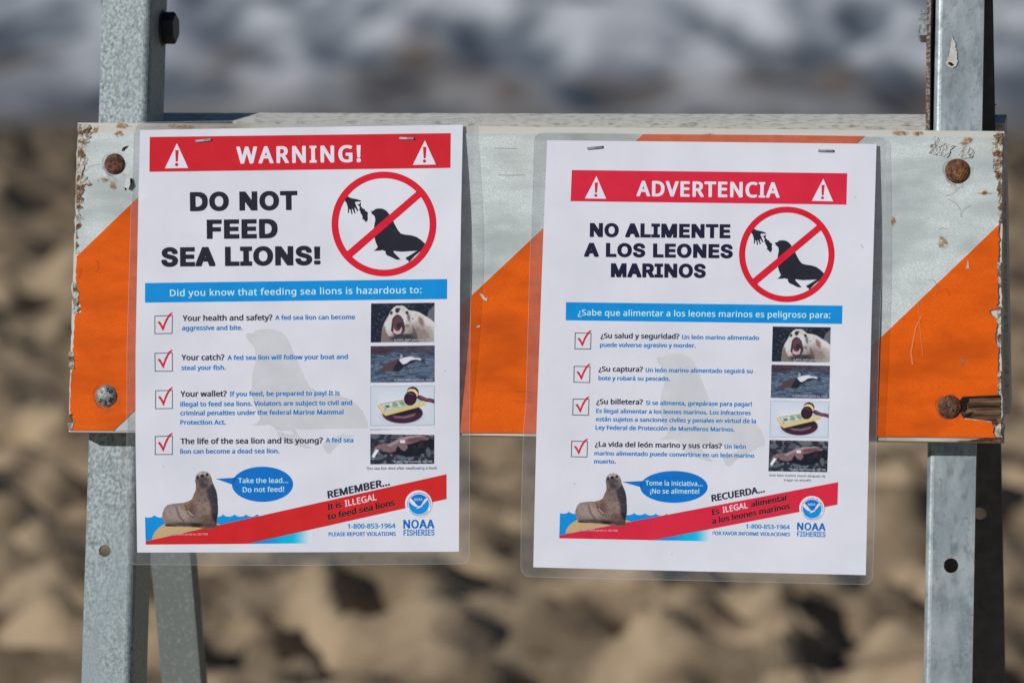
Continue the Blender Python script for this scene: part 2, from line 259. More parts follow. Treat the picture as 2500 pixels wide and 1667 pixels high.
  'ó': [493, [184,-10,232,-17,280,-14,352,9,410,60,444,132,453,180,453,252,430,336,408,372,376,404,304,440,256,446,208,445,131,420,76,372,54,336,40,294,31,228,33,180,56,96,78,60,112,25], [220,368,268,367,310,348,338,312,353,264,354,180,339,120,314,84,268,62,208,64,172,84,147,120,133,168,131,240,148,312,173,348], [374,612,364,623,268,620,193,504,188,492,192,480,257,480,343,564,372,600]],
 },
 'B': {
  ' ': [221],
  '!': [228, [29,9,48,-15,78,-30,114,-34,150,-25,179,-3,190,21,191,57,185,81,162,105,138,116,102,120,66,112,38,93,26,69,23,33], [78,139,146,141,163,153,166,165,186,573,180,585,162,594,54,594,35,585,30,573,50,165,54,151]],
  ',': [227, [8,-119,29,-126,89,-126,113,-117,150,-35,186,73,189,85,174,109,149,116,65,115,41,101,0,-95,-2,-107]],
  '-': [270, [-2,180,7,168,28,161,244,164,261,180,260,252,232,269,16,267,-2,252]],
  '.': [227, [29,9,48,-15,78,-30,114,-34,150,-25,179,-3,190,21,191,57,185,81,162,105,138,116,102,120,66,112,38,93,26,69,23,33]],
  '0': [471, [227,-31,275,-27,326,-12,365,12,399,48,425,96,440,144,454,288,449,372,438,432,422,480,395,526,359,563,323,585,276,600,227,604,167,598,131,586,95,564,61,528,34,480,19,432,4,288,8,216,20,144,36,96,62,48,95,13,131,-10,179,-26], [227,75,191,89,164,132,150,192,145,288,149,372,165,444,191,485,227,498,263,487,292,444,309,372,313,288,307,192,293,132,263,86]],
  '1': [471, [295,-22,310,-16,320,8,320,572,315,584,295,594,223,595,195,584,43,466,36,452,79,392,91,385,127,386,175,423,181,416,181,-4,191,-16,211,-23]],
  '2': [471, [14,-16,34,-23,418,-23,442,-16,451,-4,451,68,430,85,202,87,194,92,358,260,400,320,420,368,429,428,419,488,392,536,346,574,274,599,178,601,94,577,14,524,10,512,16,500,55,452,70,444,106,449,178,491,226,497,250,492,271,476,283,452,286,428,276,368,249,320,7,68,4,-4]],
  '3': [471, [8,10,56,-12,104,-24,176,-31,248,-28,308,-16,349,0,386,24,418,60,446,132,443,204,412,264,362,300,417,372,428,408,430,456,421,492,404,526,356,571,284,598,176,601,80,576,35,552,6,528,5,516,40,468,68,451,92,453,140,481,188,496,236,497,272,480,285,456,288,432,272,383,248,363,224,353,104,344,92,336,89,324,89,264,95,252,116,243,212,241,267,228,295,204,304,168,300,132,289,108,272,92,236,78,152,78,44,111,17,108,3,96,1,84,1,24]],
  '4': [471, [375,596,277,598,254,584,-18,188,-18,128,1,110,253,106,257,-4,266,-16,289,-23,361,-23,384,-16,394,-4,394,104,457,109,478,128,476,200,457,214,409,216,394,224,394,572,392,584], [253,375,256,224,241,216,157,217,146,224]],
  '5': [471, [395,590,371,596,83,595,60,588,51,576,30,312,35,291,95,257,191,269,263,258,294,228,306,168,299,132,286,108,263,89,239,79,167,77,119,88,59,112,30,108,17,96,16,24,20,12,35,2,83,-16,143,-28,263,-26,315,-12,359,10,391,36,420,72,443,132,448,192,437,252,409,300,371,334,323,358,251,373,179,373,171,384,179,480,191,485,371,485,397,492,407,504,408,564,408,576]],
  '6': [471, [256,-31,304,-24,352,-6,388,19,415,48,436,84,451,132,456,180,450,240,438,276,416,312,388,340,352,362,268,381,220,379,172,368,160,372,189,444,232,484,292,499,388,491,409,504,412,576,400,590,376,598,316,603,244,599,184,584,136,560,97,528,61,480,38,432,21,372,10,288,12,192,24,132,49,72,88,24,136,-8,196,-27], [244,75,208,81,178,108,159,144,151,192,157,228,174,252,196,269,232,280,268,276,289,264,310,228,316,192,313,144,299,108,275,84]],
  '7': [471, [91,-20,187,-23,211,-16,222,-4,453,512,454,572,439,591,31,595,5,584,0,512,3,500,19,488,271,485,293,476,76,8,75,-4]],
  '8': [471, [119,-14,167,-26,227,-31,287,-26,335,-14,371,4,407,32,430,60,446,96,453,168,438,216,401,264,352,300,357,312,398,348,423,384,435,432,431,480,418,516,395,546,359,573,323,589,227,604,143,591,106,576,70,552,47,526,30,492,23,444,34,384,59,343,104,300,56,264,20,216,6,168,8,108,19,72,43,36,71,11], [305,108,287,87,263,75,215,72,179,80,160,96,147,120,144,156,155,192,179,219,215,241,252,228,288,204,307,180,315,144], [227,361,176,396,164,420,162,444,167,468,179,485,203,498,227,501,275,487,291,468,295,444,293,420,282,396,255,372]],
  '9': [471, [192,602,144,592,106,576,72,552,41,516,22,480,8,432,6,372,13,324,27,288,51,252,78,228,120,206,204,191,302,204,274,132,228,89,180,74,132,74,84,83,52,72,47,60,48,-3,60,-18,96,-27,156,-31,231,-24,288,-7,336,21,377,60,409,108,432,168,445,228,452,324,447,396,432,457,402,516,360,559,312,587,252,602], [192,296,168,312,153,336,145,384,149,432,165,468,180,484,204,496,240,496,270,480,295,444,309,396,309,360,291,324,264,303,228,293]],
  ':': [227, [29,9,48,-15,78,-30,114,-34,150,-25,179,-3,190,21,191,57,185,81,162,105,138,116,102,120,66,112,38,93,26,69,23,33], [33,429,23,393,27,357,42,333,59,321,90,310,126,311,155,321,182,345,192,381,188,417,174,439,155,453,126,463,90,463,54,450]],
  '?': [360, [65,9,84,-15,114,-30,150,-34,186,-25,214,-3,225,21,227,57,220,81,198,105,174,116,138,120,102,112,78,96,66,79,59,45], [102,139,174,138,198,149,214,225,324,333,353,381,362,441,347,513,308,561,258,589,186,603,114,600,30,578,-23,549,-25,537,2,477,18,465,42,463,114,490,162,496,200,489,221,465,224,429,213,393,115,297,87,249,77,165,80,153]],
  'A': [524, [296,597,212,597,192,584,-33,8,-34,-4,-25,-16,8,-23,80,-22,98,-16,108,-4,164,143,176,154,339,152,403,-4,416,-18,512,-23,536,-16,546,-4,326,572,320,585], [260,378,299,272,284,264,224,265,213,272,248,366]],
  'B': [533, [50,586,43,572,43,-4,53,-16,74,-23,302,-22,374,-11,441,20,470,44,494,80,513,152,510,200,498,236,472,272,429,308,470,347,492,404,488,476,466,524,442,548,410,567,326,590,74,595], [185,92,185,236,194,245,302,243,338,230,356,212,364,188,365,152,359,128,338,100,314,89,278,84,194,85], [186,356,185,476,194,488,290,485,322,476,337,464,348,440,348,404,340,380,326,364,278,353]],
  'C': [519, [485,0,494,12,494,72,493,84,477,98,453,100,369,81,309,79,261,88,213,120,187,156,170,204,161,252,161,312,168,360,185,408,208,444,237,470,285,490,333,494,381,486,441,464,465,464,487,480,516,552,501,566,441,589,333,603,237,594,153,562,107,528,66,480,41,432,22,372,14,300,19,216,33,156,59,96,85,60,129,20,177,-6,225,-22,285,-30,369,-29,429,-19]],
  'D': [597, [50,586,43,572,43,8,50,-13,74,-23,314,-18,398,5,467,44,514,92,542,139,562,200,569,248,571,320,562,380,542,440,512,488,445,548,350,585,254,596,74,595], [194,488,290,484,349,464,389,428,417,368,424,260,404,176,362,122,302,93,230,85,194,85,185,92,185,476]],
  'E': [458, [422,-17,432,-4,433,8,432,68,422,80,398,86,194,86,185,92,185,236,194,244,386,245,410,254,418,272,418,332,398,351,187,356,185,476,194,485,206,486,411,488,430,500,433,512,428,584,398,596,74,595,50,586,43,572,43,-4,53,-16,74,-23,398,-23]],
  'F': [428, [62,-20,158,-22,175,-16,184,-4,185,212,194,219,386,220,416,236,417,308,398,327,187,332,185,476,194,485,206,486,398,486,422,493,433,512,433,560,433,572,422,589,398,596,86,596,62,593,47,584,43,572,43,8,43,-4]],
  'G': [596, [556,12,559,300,549,318,525,325,321,325,295,312,291,240,297,226,321,215,405,215,417,207,417,92,415,84,381,79,285,83,248,96,215,120,188,156,173,192,159,288,165,348,180,396,202,432,237,465,285,487,345,494,393,489,477,463,501,463,524,480,550,540,549,554,525,571,453,592,393,601,321,603,249,594,201,579,153,556,114,528,70,480,43,432,23,372,15,312,16,240,30,168,55,108,89,60,129,24,170,0,213,-16,273,-28,345,-31,429,-25,513,-7]],
  'H': [606, [546,584,518,596,446,596,413,584,408,572,409,368,407,356,398,353,187,356,185,572,180,584,158,595,86,596,62,593,47,584,43,572,43,8,53,-16,74,-23,158,-22,175,-16,184,-4,185,236,206,244,398,244,409,236,409,-4,434,-22,518,-23,542,-15,551,8,551,572]],
  'I': [284, [16,593,2,584,-3,572,-1,524,16,510,59,500,64,488,64,80,4,55,-3,44,-2,-4,7,-16,28,-23,256,-20,273,-4,274,44,256,62,220,70,207,80,207,488,212,500,256,511,272,524,269,584,244,595]],
  'L': [432, [62,593,47,584,43,572,43,-4,53,-16,74,-23,398,-23,425,-16,435,-4,435,56,435,68,422,82,398,87,194,87,185,92,185,572,180,584,158,595]],
  'M': [739, [680,584,650,596,542,596,513,584,362,197,215,584,194,595,86,596,62,593,47,584,43,572,43,8,50,-13,74,-23,146,-23,169,-16,179,-4,182,300,302,-12,326,-23,398,-22,415,-16,424,-4,542,302,544,-4,554,-16,578,-23,650,-23,675,-16,685,8,685,572]],
  'N': [621, [50,586,43,572,43,8,50,-13,74,-23,146,-23,169,-16,179,-4,182,352,422,-16,446,-23,530,-23,557,-16,567,8,567,572,562,584,542,595,470,596,434,584,429,572,429,248,422,227,191,584,158,596,74,595]],
  'O': [638, [129,21,177,-6,237,-24,297,-31,369,-27,429,-13,483,12,525,45,558,84,584,132,603,192,612,276,609,348,596,408,571,468,537,516,497,552,441,582,393,597,333,604,261,601,201,588,146,564,99,528,69,492,38,432,21,372,14,300,17,228,29,168,53,108,85,60], [285,80,249,90,225,104,184,156,163,240,164,348,186,420,224,468,273,491,345,493,381,482,405,468,441,419,464,336,462,228,442,156,407,108,357,82]],
  'P': [497, [53,-16,74,-23,158,-22,182,-8,185,188,194,200,290,205,358,224,418,260,456,308,478,380,471,464,446,515,398,559,338,583,266,594,74,595,47,584,43,572,43,8], [194,488,278,482,302,472,323,452,334,416,333,380,321,344,302,326,254,311,192,308,185,320,185,476]],
  'R': [511, [50,586,43,572,43,8,50,-13,74,-23,146,-23,170,-19,182,-8,185,200,194,214,230,214,242,210,378,-16,410,-23,494,-22,512,-16,521,-4,520,8,374,248,440,296,472,356,479,404,476,452,465,488,443,524,386,568,314,590,254,595,74,595], [194,321,185,332,185,476,194,486,254,486,290,480,314,468,331,440,335,404,329,368,315,344,278,325]],
  'S': [452, [13,6,49,-11,109,-25,241,-29,289,-20,337,-3,373,19,403,48,429,96,437,144,434,192,415,240,385,274,349,299,181,378,165,396,156,432,169,473,205,492,265,492,361,464,386,468,400,480,422,540,424,552,415,564,313,597,193,601,109,579,73,557,44,528,19,480,13,432,19,384,41,336,73,301,109,276,267,204,289,180,296,144,291,120,277,99,229,79,157,80,49,111,23,108,8,96,6,84,6,24]],
  'T': [458, [184,-23,268,-22,293,-4,294,476,304,485,436,486,460,492,472,512,472,560,467,584,460,589,436,596,16,596,-8,593,-22,584,-27,512,-20,496,4,486,136,486,152,476,152,-4,162,-16]],
  'U': [598, [46,588,37,564,38,180,54,108,80,60,113,24,149,0,236,-27,296,-31,356,-26,408,-12,454,12,484,36,513,72,531,108,544,156,548,576,524,594,488,596,428,594,407,576,407,204,401,156,386,120,364,96,332,82,284,78,248,84,222,96,200,120,184,156,179,204,179,576,170,588,152,595,68,595]],
  'V': [493, [-30,584,-31,560,170,-4,180,-16,200,-23,296,-19,311,-4,332,54,513,560,511,584,488,595,404,596,375,584,248,228,236,217,106,584,80,595,8,596,-16,593]],
  'W': [758, [766,584,750,593,702,596,654,595,630,584,546,260,534,273,443,572,426,592,330,595,303,584,210,273,198,269,115,584,90,595,18,596,-6,593,-21,584,-23,560,127,-4,136,-16,162,-23,234,-23,258,-17,269,-4,366,330,378,326,476,-4,486,-16,510,-23,582,-23,608,-16,617,-4,767,560]],
  'Y': [466, [188,-23,272,-22,297,-4,301,224,484,560,489,572,476,590,380,596,346,584,236,378,224,367,109,584,80,596,8,596,-16,593,-30,584,-35,572,-30,560,156,212,156,-4,166,-16]],
  'a': [462, [415,-12,420,0,419,312,406,372,383,408,329,444,237,460,141,448,57,414,50,396,81,332,117,325,189,352,249,354,271,336,281,288,273,282,189,276,117,261,71,240,40,216,10,168,2,120,8,72,33,24,81,-12,153,-30,237,-25,297,1,309,-16,333,-23,393,-22], [280,180,275,132,249,91,201,73,177,73,155,84,146,108,146,132,165,165,213,181,273,185]],
  'b': [505, [52,630,33,612,33,0,38,-12,64,-23,124,-23,160,-3,208,-24,268,-31,316,-27,366,-12,405,12,436,43,460,84,476,132,483,192,481,264,472,312,453,360,402,420,340,451,256,460,184,445,174,456,174,612,166,624,136,632], [268,74,232,77,201,96,184,132,175,180,176,264,187,312,208,342,244,355,280,353,309,336,329,300,339,252,339,180,325,120,298,84]],
  'c': [397, [377,0,386,12,386,72,385,84,372,96,340,100,292,82,244,76,208,81,187,96,170,120,157,156,152,228,161,288,190,336,211,348,244,353,328,334,354,336,370,348,392,420,381,432,340,448,244,461,160,449,100,420,71,396,40,354,22,312,12,264,9,204,15,144,29,96,48,60,100,8,138,-12,184,-26,292,-28,340,-17]],
  'd': [505, [448,626,424,632,352,632,327,624,320,612,316,442,280,454,232,461,148,450,88,417,40,360,21,312,12,264,10,192,17,132,32,84,53,48,76,22,112,-5,162,-24,220,-31,280,-24,328,-5,364,-23,436,-22,455,-12,460,0,460,600,460,612], [220,74,195,84,168,120,155,168,153,240,162,288,184,334,208,352,244,356,280,344,304,312,318,252,319,168,308,120,292,94,268,78]],
  'e': [464, [184,456,136,441,88,411,53,372,28,324,13,264,10,192,19,132,37,84,64,44,100,12,136,-8,184,-24,232,-30,304,-28,409,0,425,12,427,24,427,84,419,96,388,105,292,77,220,80,179,108,155,168,160,176,172,178,412,178,436,186,446,204,446,264,438,312,424,351,383,408,328,443,256,460], [300,288,280,280,172,280,159,288,184,336,208,353,232,357,256,354,280,337]],
  'f': [288, [80,-22,164,-23,183,-16,192,-4,193,344,212,352,284,356,299,368,301,380,298,440,272,453,200,454,193,464,197,500,208,524,224,532,296,521,320,531,345,596,343,608,325,620,272,633,212,636,164,629,117,608,90,584,68,548,56,504,52,452,-21,416,-23,380,-16,362,8,352,44,351,52,344,53,-4,63,-16]],
  'g': [505, [448,447,424,453,364,453,328,435,256,458,172,456,102,428,74,404,46,368,15,284,10,188,22,116,57,44,112,-4,172,-26,244,-30,316,-13,320,-16,304,-76,280,-100,256,-109,172,-106,88,-78,52,-85,43,-100,43,-160,45,-172,59,-184,112,-202,172,-213,292,-211,340,-199,376,-182,412,-153,433,-124,452,-76,460,-16,460,428], [220,355,268,349,293,332,311,296,320,248,319,164,308,116,280,83,244,73,208,77,186,92,165,128,154,176,154,248,164,296,184,333]],
  'h': [508, [52,630,37,620,33,608,34,-4,52,-20,76,-23,148,-22,172,-6,174,236,182,296,192,320,214,344,268,355,305,344,319,320,325,296,326,-4,336,-16,352,-22,436,-23,455,-16,466,8,465,296,458,344,437,392,388,435,328,456,256,459,184,443,174,452,170,620,148,632]],
  'i': [219, [143,-23,164,-16,173,-4,174,428,167,443,146,452,59,452,37,440,33,428,34,-4,59,-22], [31,524,45,500,71,484,95,479,131,482,155,494,172,512,179,536,176,572,158,596,131,610,107,614,71,608,49,596,32,572]],
  'j': [219, [144,453,60,452,36,438,31,-88,28,-100,12,-111,-48,-103,-72,-112,-79,-124,-79,-184,-72,-197,-48,-207,24,-215,96,-201,138,-172,165,-124,174,-64,174,428,168,442], [31,524,46,500,72,484,96,479,132,482,171,512,179,536,176,572,159,596,132,610,96,614,72,609,49,596,32,572]],
  'k': [440, [52,630,37,620,33,608,34,-4,43,-16,64,-23,136,-23,163,-16,172,-4,173,140,184,152,311,-16,352,-23,424,-23,446,-16,455,-4,454,8,278,248,437,416,444,428,440,440,412,453,328,453,304,447,184,323,173,332,169,620,142,632]],
  'l': [219, [64,-23,148,-22,173,-4,174,608,170,620,148,632,62,632,40,623,33,608,34,-4,43,-16]],
  'm': [762, [719,-4,718,320,694,392,652,433,604,453,544,461,472,451,400,418,352,447,280,461,220,456,160,435,148,447,124,453,64,453,37,440,33,8,43,-16,64,-23,148,-22,173,-4,179,284,191,320,208,343,232,354,256,356,287,344,304,308,307,8,317,-16,340,-23,412,-23,436,-16,446,-4,450,284,472,335,496,351,520,355,544,354,561,344,577,308,581,-4,604,-22,652,-23,700,-21]],
  'n': [508, [455,-16,466,8,465,296,455,356,429,404,381,440,316,458,232,457,160,434,148,447,124,453,64,453,40,443,33,428,33,8,40,-13,64,-23,136,-23,160,-18,173,-4,174,224,180,284,193,320,208,340,232,352,268,355,305,344,319,320,325,296,326,-4,336,-16,352,-22,436,-23]],
  'o': [497, [100,420,64,388,40,353,23,312,12,264,14,156,28,108,53,60,85,24,119,0,196,-27,256,-31,304,-24,344,-12,388,12,424,46,448,83,474,168,477,228,469,288,453,336,432,372,399,408,365,432,280,459,184,455,136,440], [244,74,208,80,177,108,158,156,152,216,158,276,178,324,204,348,244,355,280,348,307,324,328,276,334,216,328,156,309,108,280,81]],
  'p': [505, [52,-213,148,-215,172,-198,177,-16,268,-31,352,-18,414,20,457,80,471,116,482,176,477,296,462,344,442,380,408,416,371,440,316,457,268,461,220,456,160,436,148,447,124,453,64,453,37,440,33,-184,34,-196], [256,355,292,348,311,332,330,296,341,236,339,176,326,128,304,92,268,74,225,80,197,104,182,140,174,200,177,272,191,320,220,348]],
  'q': [505, [448,-210,459,-196,460,-184,457,440,436,452,364,453,328,435,280,454,220,461,172,456,124,440,86,416,53,380,33,344,17,296,10,188,18,128,35,80,79,20,112,-4,148,-20,232,-31,316,-13,320,-196,329,-208,352,-215,424,-215], [232,74,204,80,177,104,158,152,152,212,157,272,174,320,196,346,232,356,280,344,301,320,316,272,320,212,316,152,300,104,271,80]],
  'r': [343, [52,-20,148,-22,173,-4,174,236,183,284,204,320,236,344,268,351,316,345,340,356,354,428,353,440,340,451,304,459,244,459,160,431,148,447,124,453,64,453,37,440,33,8,34,-4]],
  's': [396, [13,7,49,-11,97,-24,205,-30,253,-23,301,-7,356,36,376,72,383,108,378,156,360,192,336,216,301,238,160,300,143,324,153,348,181,356,229,354,313,330,337,335,349,348,370,396,374,408,370,420,289,451,181,460,97,443,55,420,30,396,11,360,6,324,10,288,29,252,85,208,225,144,239,132,245,108,229,81,181,72,121,80,49,106,25,103,7,84,7,24]],
  't': [301, [296,-12,306,0,307,12,307,60,300,72,273,82,213,73,190,84,184,96,179,336,180,348,189,352,273,352,295,360,303,372,303,432,296,444,273,453,181,456,179,528,165,547,105,551,81,546,67,528,45,456,-15,422,-22,408,-22,372,-13,360,39,348,39,120,48,60,81,9,105,-9,141,-23,225,-30]],
  'u': [508, [36,444,29,432,30,120,39,72,67,24,119,-13,191,-30,263,-27,335,-5,347,-17,371,-23,431,-23,457,-12,462,0,462,432,455,444,431,453,359,453,335,448,323,435,322,192,313,132,299,103,280,84,227,74,191,85,177,108,171,132,170,432,162,444,143,452,59,453]],
  'v': [419, [-31,440,-31,416,128,-4,140,-17,164,-23,248,-23,269,-16,278,-4,438,416,439,440,416,452,332,453,301,440,212,197,200,184,107,440,80,453,8,453,-16,450]],
  'w': [642, [653,441,629,453,557,454,533,451,518,441,461,229,449,238,386,441,353,454,257,449,241,429,173,216,113,441,101,450,77,454,5,453,-19,444,-26,429,92,-3,101,-14,125,-22,209,-22,233,-14,241,-3,317,221,389,-9,413,-22,509,-22,527,-15,536,-3,641,372,656,429]],
  'y': [421, [-15,-202,57,-215,129,-207,177,-183,222,-136,258,-64,441,419,441,440,429,448,333,453,301,440,213,195,201,197,108,440,81,453,9,453,-15,450,-31,440,-30,416,137,-4,113,-64,88,-100,57,-112,-3,-108,-25,-124,-26,-184]],
  'z': [389, [363,446,339,453,51,453,27,449,14,440,10,380,12,368,26,356,183,352,202,344,-1,56,-3,-4,6,-16,27,-23,339,-23,363,-20,375,-11,380,-4,381,56,363,74,169,80,372,368,375,428]],
  '¡': [228, [138,287,78,287,61,282,49,270,29,-138,29,-150,38,-162,54,-168,162,-168,184,-150,165,258,162,273], [27,354,42,330,78,311,114,307,150,315,173,330,188,354,192,390,187,414,171,438,138,457,102,461,66,452,44,438,28,414,23,390]],
  '©': [679, [35,144,64,96,109,48,160,12,215,-13,275,-27,347,-31,419,-22,483,0,539,33,583,72,619,120,642,168,658,228,663,288,655,360,634,420,598,480,551,528,503,561,443,587,383,600,311,603,239,592,179,571,128,540,83,500,50,456,22,396,8,336,5,264,17,192], [407,502,463,468,371,487,299,483,239,460,194,420,167,372,154,312,156,240,174,180,197,144,222,120,287,90,371,85,455,108,467,120,468,132,468,180,460,192,431,200,347,182,314,192,297,216,290,240,287,312,301,360,323,383,359,389,419,369,443,373,457,384,479,431,491,442,522,396,542,336,547,276,538,216,502,144,469,108,455,106,454,96,435,84,359,59,275,65,231,84,197,108,164,144,143,180,120,264,120,312,129,360,167,436,198,468,234,492,275,508,323,515,371,512]],
  '¿': [360, [249,286,171,288,147,276,132,202,23,94,-6,46,-16,-14,0,-86,38,-134,87,-162,159,-176,231,-174,315,-152,370,-122,371,-110,344,-50,327,-38,303,-36,231,-63,183,-69,147,-62,126,-38,122,-2,134,34,231,130,259,178,269,262,267,274], [281,418,263,442,231,457,195,461,159,451,132,430,121,406,120,370,126,346,147,323,171,311,207,307,243,314,267,329,280,346,288,382]],
  'á': [462, [405,-19,420,0,419,312,410,360,393,396,357,430,251,468,340,552,378,600,379,612,376,624,357,636,249,636,227,624,150,504,149,480,177,456,81,427,57,414,50,396,75,336,93,326,117,325,201,355,249,354,271,336,281,288,273,282,141,267,93,251,54,228,30,204,10,168,2,120,8,72,24,36,44,12,81,-12,117,-25,213,-29,261,-18,297,1,304,-12,321,-21], [280,180,275,132,249,91,201,73,177,73,155,84,146,108,146,132,165,165,213,181,273,185]],
  'é': [464, [364,634,256,637,232,626,154,504,152,480,183,456,136,441,85,408,45,360,24,312,13,264,10,192,16,144,31,96,52,60,84,24,119,0,160,-17,232,-30,304,-28,376,-13,425,12,427,84,412,100,388,105,292,77,220,80,179,108,155,168,160,176,172,178,412,178,443,192,441,300,426,348,405,384,351,432,254,468,321,528,376,593,382,612,379,624], [300,288,280,280,172,280,159,288,184,336,208,353,232,357,256,354,280,337]],
  'í': [219, [57,-22,141,-23,164,-16,173,-4,174,428,165,444,129,454,118,464,177,509,253,596,256,620,237,635,141,637,115,632,27,500,29,476,52,464,61,452,37,440,33,428,34,-4]],
  'ó': [497, [376,635,268,637,245,624,168,504,167,480,189,456,136,440,84,408,44,360,23,312,12,264,9,204,14,156,28,108,53,60,85,24,119,0,160,-18,208,-29,256,-31,304,-24,352,-9,388,12,424,46,463,120,475,180,475,252,467,300,447,348,423,384,384,420,340,443,269,468,340,533,395,600,393,624], [244,74,208,80,177,108,158,156,152,216,158,276,178,324,204,348,244,355,280,348,307,324,328,276,334,216,328,156,309,108,280,81]],
 },
 'K': {
  ' ': [280],
  '!': [290, [8,16,27,-12,51,-22,187,-21,211,-10,224,8,228,64,219,84,205,96,187,103,51,104,19,88,9,72], [211,526,35,527,27,526,20,520,25,144,209,144,215,496,215,520]],
  'A': [631, [612,-36,612,36,606,52,387,548,187,548,-31,52,-36,36,-36,-36,-24,-41,152,-41,160,-36,216,99,224,101,356,100,413,-28,424,-41,600,-41], [288,269,297,244,288,240,276,244]],
  'D': [658, [28,-36,52,-41,268,-41,364,-35,412,-25,460,-8,500,14,536,44,572,90,595,140,607,196,610,252,607,316,594,372,572,420,540,462,505,492,464,516,412,535,364,544,284,550,60,550,36,548,22,540,16,516,16,-4,19,-28], [212,410,284,408,340,391,386,356,412,310,423,252,407,188,394,164,372,140,324,111,268,99,207,100,206,404]],
  'E': [557, [20,-40,492,-41,506,-36,506,92,500,98,212,98,207,100,206,108,206,180,212,188,478,188,482,196,482,324,212,327,206,332,206,404,220,411,500,411,503,548,17,548,16,-36]],
  'F': [547, [20,-40,204,-38,206,172,211,180,468,181,471,188,471,316,460,319,212,319,206,324,206,404,220,411,497,412,497,548,17,548,16,-36]],
  'H': [675, [16,-36,28,-41,204,-38,206,188,404,191,415,188,415,-36,428,-41,596,-41,604,-36,604,548,416,548,415,332,404,330,207,332,206,548,17,548]],
  'I': [416, [-15,-40,369,-41,379,-36,377,95,281,98,275,108,275,404,281,410,379,412,377,549,-18,548,-17,412,73,411,86,404,85,100,-7,98,-19,92,-19,-36]],
  'L': [527, [20,550,16,540,16,-36,28,-41,484,-41,489,-36,489,92,484,97,207,100,206,548]],
  'M': [809, [736,548,515,548,380,255,365,276,238,548,17,548,16,-36,28,-41,196,-41,202,-36,204,136,282,-28,292,-40,460,-41,472,-28,548,135,549,-36,556,-41,732,-40,737,-36]],
  'N': [683, [612,548,424,548,420,285,220,547,17,548,16,-36,28,-41,204,-38,206,204,212,218,392,-20,412,-40,604,-41,612,-36]],
  'O': [695, [8,357,-5,301,-7,237,2,173,22,117,53,69,92,29,132,0,188,-26,252,-42,324,-48,388,-42,460,-23,516,5,564,43,604,93,631,149,645,213,647,277,639,333,619,389,588,438,548,480,507,509,452,535,388,551,316,556,252,551,180,532,116,498,72,461,35,413], [356,98,324,94,292,96,244,115,209,149,195,173,185,205,181,277,186,309,198,341,213,365,236,388,284,411,340,414,391,397,428,364,442,341,454,309,460,237,445,173,431,149,410,125,386,109]],
  'R': [594, [22,540,16,516,16,-4,20,-29,28,-36,52,-41,172,-41,196,-35,202,-28,205,-12,206,148,209,156,244,157,252,156,379,-36,404,-41,532,-41,556,-37,564,-31,569,-12,566,28,462,188,494,212,516,236,534,268,545,308,547,364,542,412,526,452,503,484,476,507,444,525,404,538,364,546,300,550,60,550,36,548], [206,300,206,404,212,411,300,407,332,393,351,372,357,356,354,340,344,324,324,308,276,296,212,296]],
  'S': [591, [39,27,82,-6,132,-29,194,-44,266,-50,346,-44,402,-30,457,-5,498,27,532,75,546,131,538,187,508,235,474,264,426,290,370,309,226,346,202,359,194,371,201,395,218,408,250,416,290,416,314,411,338,398,354,361,378,342,402,337,482,337,506,341,522,350,533,363,535,395,519,443,488,483,445,515,394,538,338,552,266,556,202,551,138,534,86,507,50,478,20,435,7,379,15,323,40,283,74,253,122,227,178,207,330,168,353,155,359,139,349,115,330,102,298,92,250,91,218,98,199,107,185,123,175,155,146,175,42,177,18,172,-6,151,-9,123,6,75]],
  'T': [593, [178,-39,354,-41,364,-36,364,404,378,411,556,412,554,550,-17,548,-16,412,162,411,175,404,175,-36]],
 },
 'H': {
  ' ': [218],
  '!': [226, [173,56,167,72,153,88,144,91,128,95,56,93,40,85,29,72,23,56,23,24,32,4,56,-11,136,-11,152,-6,168,12,173,32], [40,152,152,151,158,160,162,512,152,516,56,518,33,512]],
  'A': [510, [492,-20,490,28,307,524,292,529,172,526,-11,28,-12,-20,108,-20,116,-15,162,116,180,122,308,122,317,116,364,-16,372,-20], [236,332,256,292,278,228,276,219,200,220]],
  'D': [532, [32,-13,48,-20,224,-20,304,-13,376,14,408,37,438,68,470,124,484,172,491,228,490,300,480,356,462,404,437,444,400,480,344,511,280,526,56,529,33,524,30,508], [160,78,155,84,155,428,160,432,216,432,264,424,293,412,316,396,337,372,354,340,365,300,369,260,360,188,332,132,312,111,288,95,232,79]],
  'E': [449, [400,-20,405,-12,403,76,168,77,160,78,155,84,155,204,160,208,376,209,385,212,385,300,376,306,156,308,155,428,160,432,400,434,402,524,392,529,32,526,32,-20]],
  'F': [440, [32,-20,152,-20,155,196,160,201,376,204,376,292,368,298,156,300,155,428,160,432,392,432,399,436,399,444,399,524,392,529,40,529,30,524]],
  'H': [547, [487,524,472,529,376,529,362,524,362,316,360,311,344,309,160,309,155,316,155,524,144,529,40,529,30,524,32,-20,152,-20,155,204,160,212,168,212,360,211,362,-12,368,-20,480,-20,487,-12]],
  'I': [330, [299,-20,299,76,219,78,213,84,213,420,213,428,219,432,291,432,299,436,299,524,291,529,3,526,1,436,11,432,83,432,88,428,88,100,88,84,83,78,1,76,3,-20]],
  'L': [423, [32,526,32,-20,384,-20,391,-12,389,76,168,77,160,78,155,84,155,524,144,529]],
  'M': [658, [598,524,584,529,456,529,446,524,320,198,312,191,183,524,168,529,32,526,32,-20,144,-20,152,-12,152,244,153,228,165,212,256,-20,368,-20,378,-4,472,239,474,-12,480,-20,592,-20,598,-12]],
  'N': [553, [32,526,32,-20,152,-20,155,276,160,293,360,-20,488,-20,493,-12,493,524,480,529,376,529,369,524,368,210,168,524,152,529]],
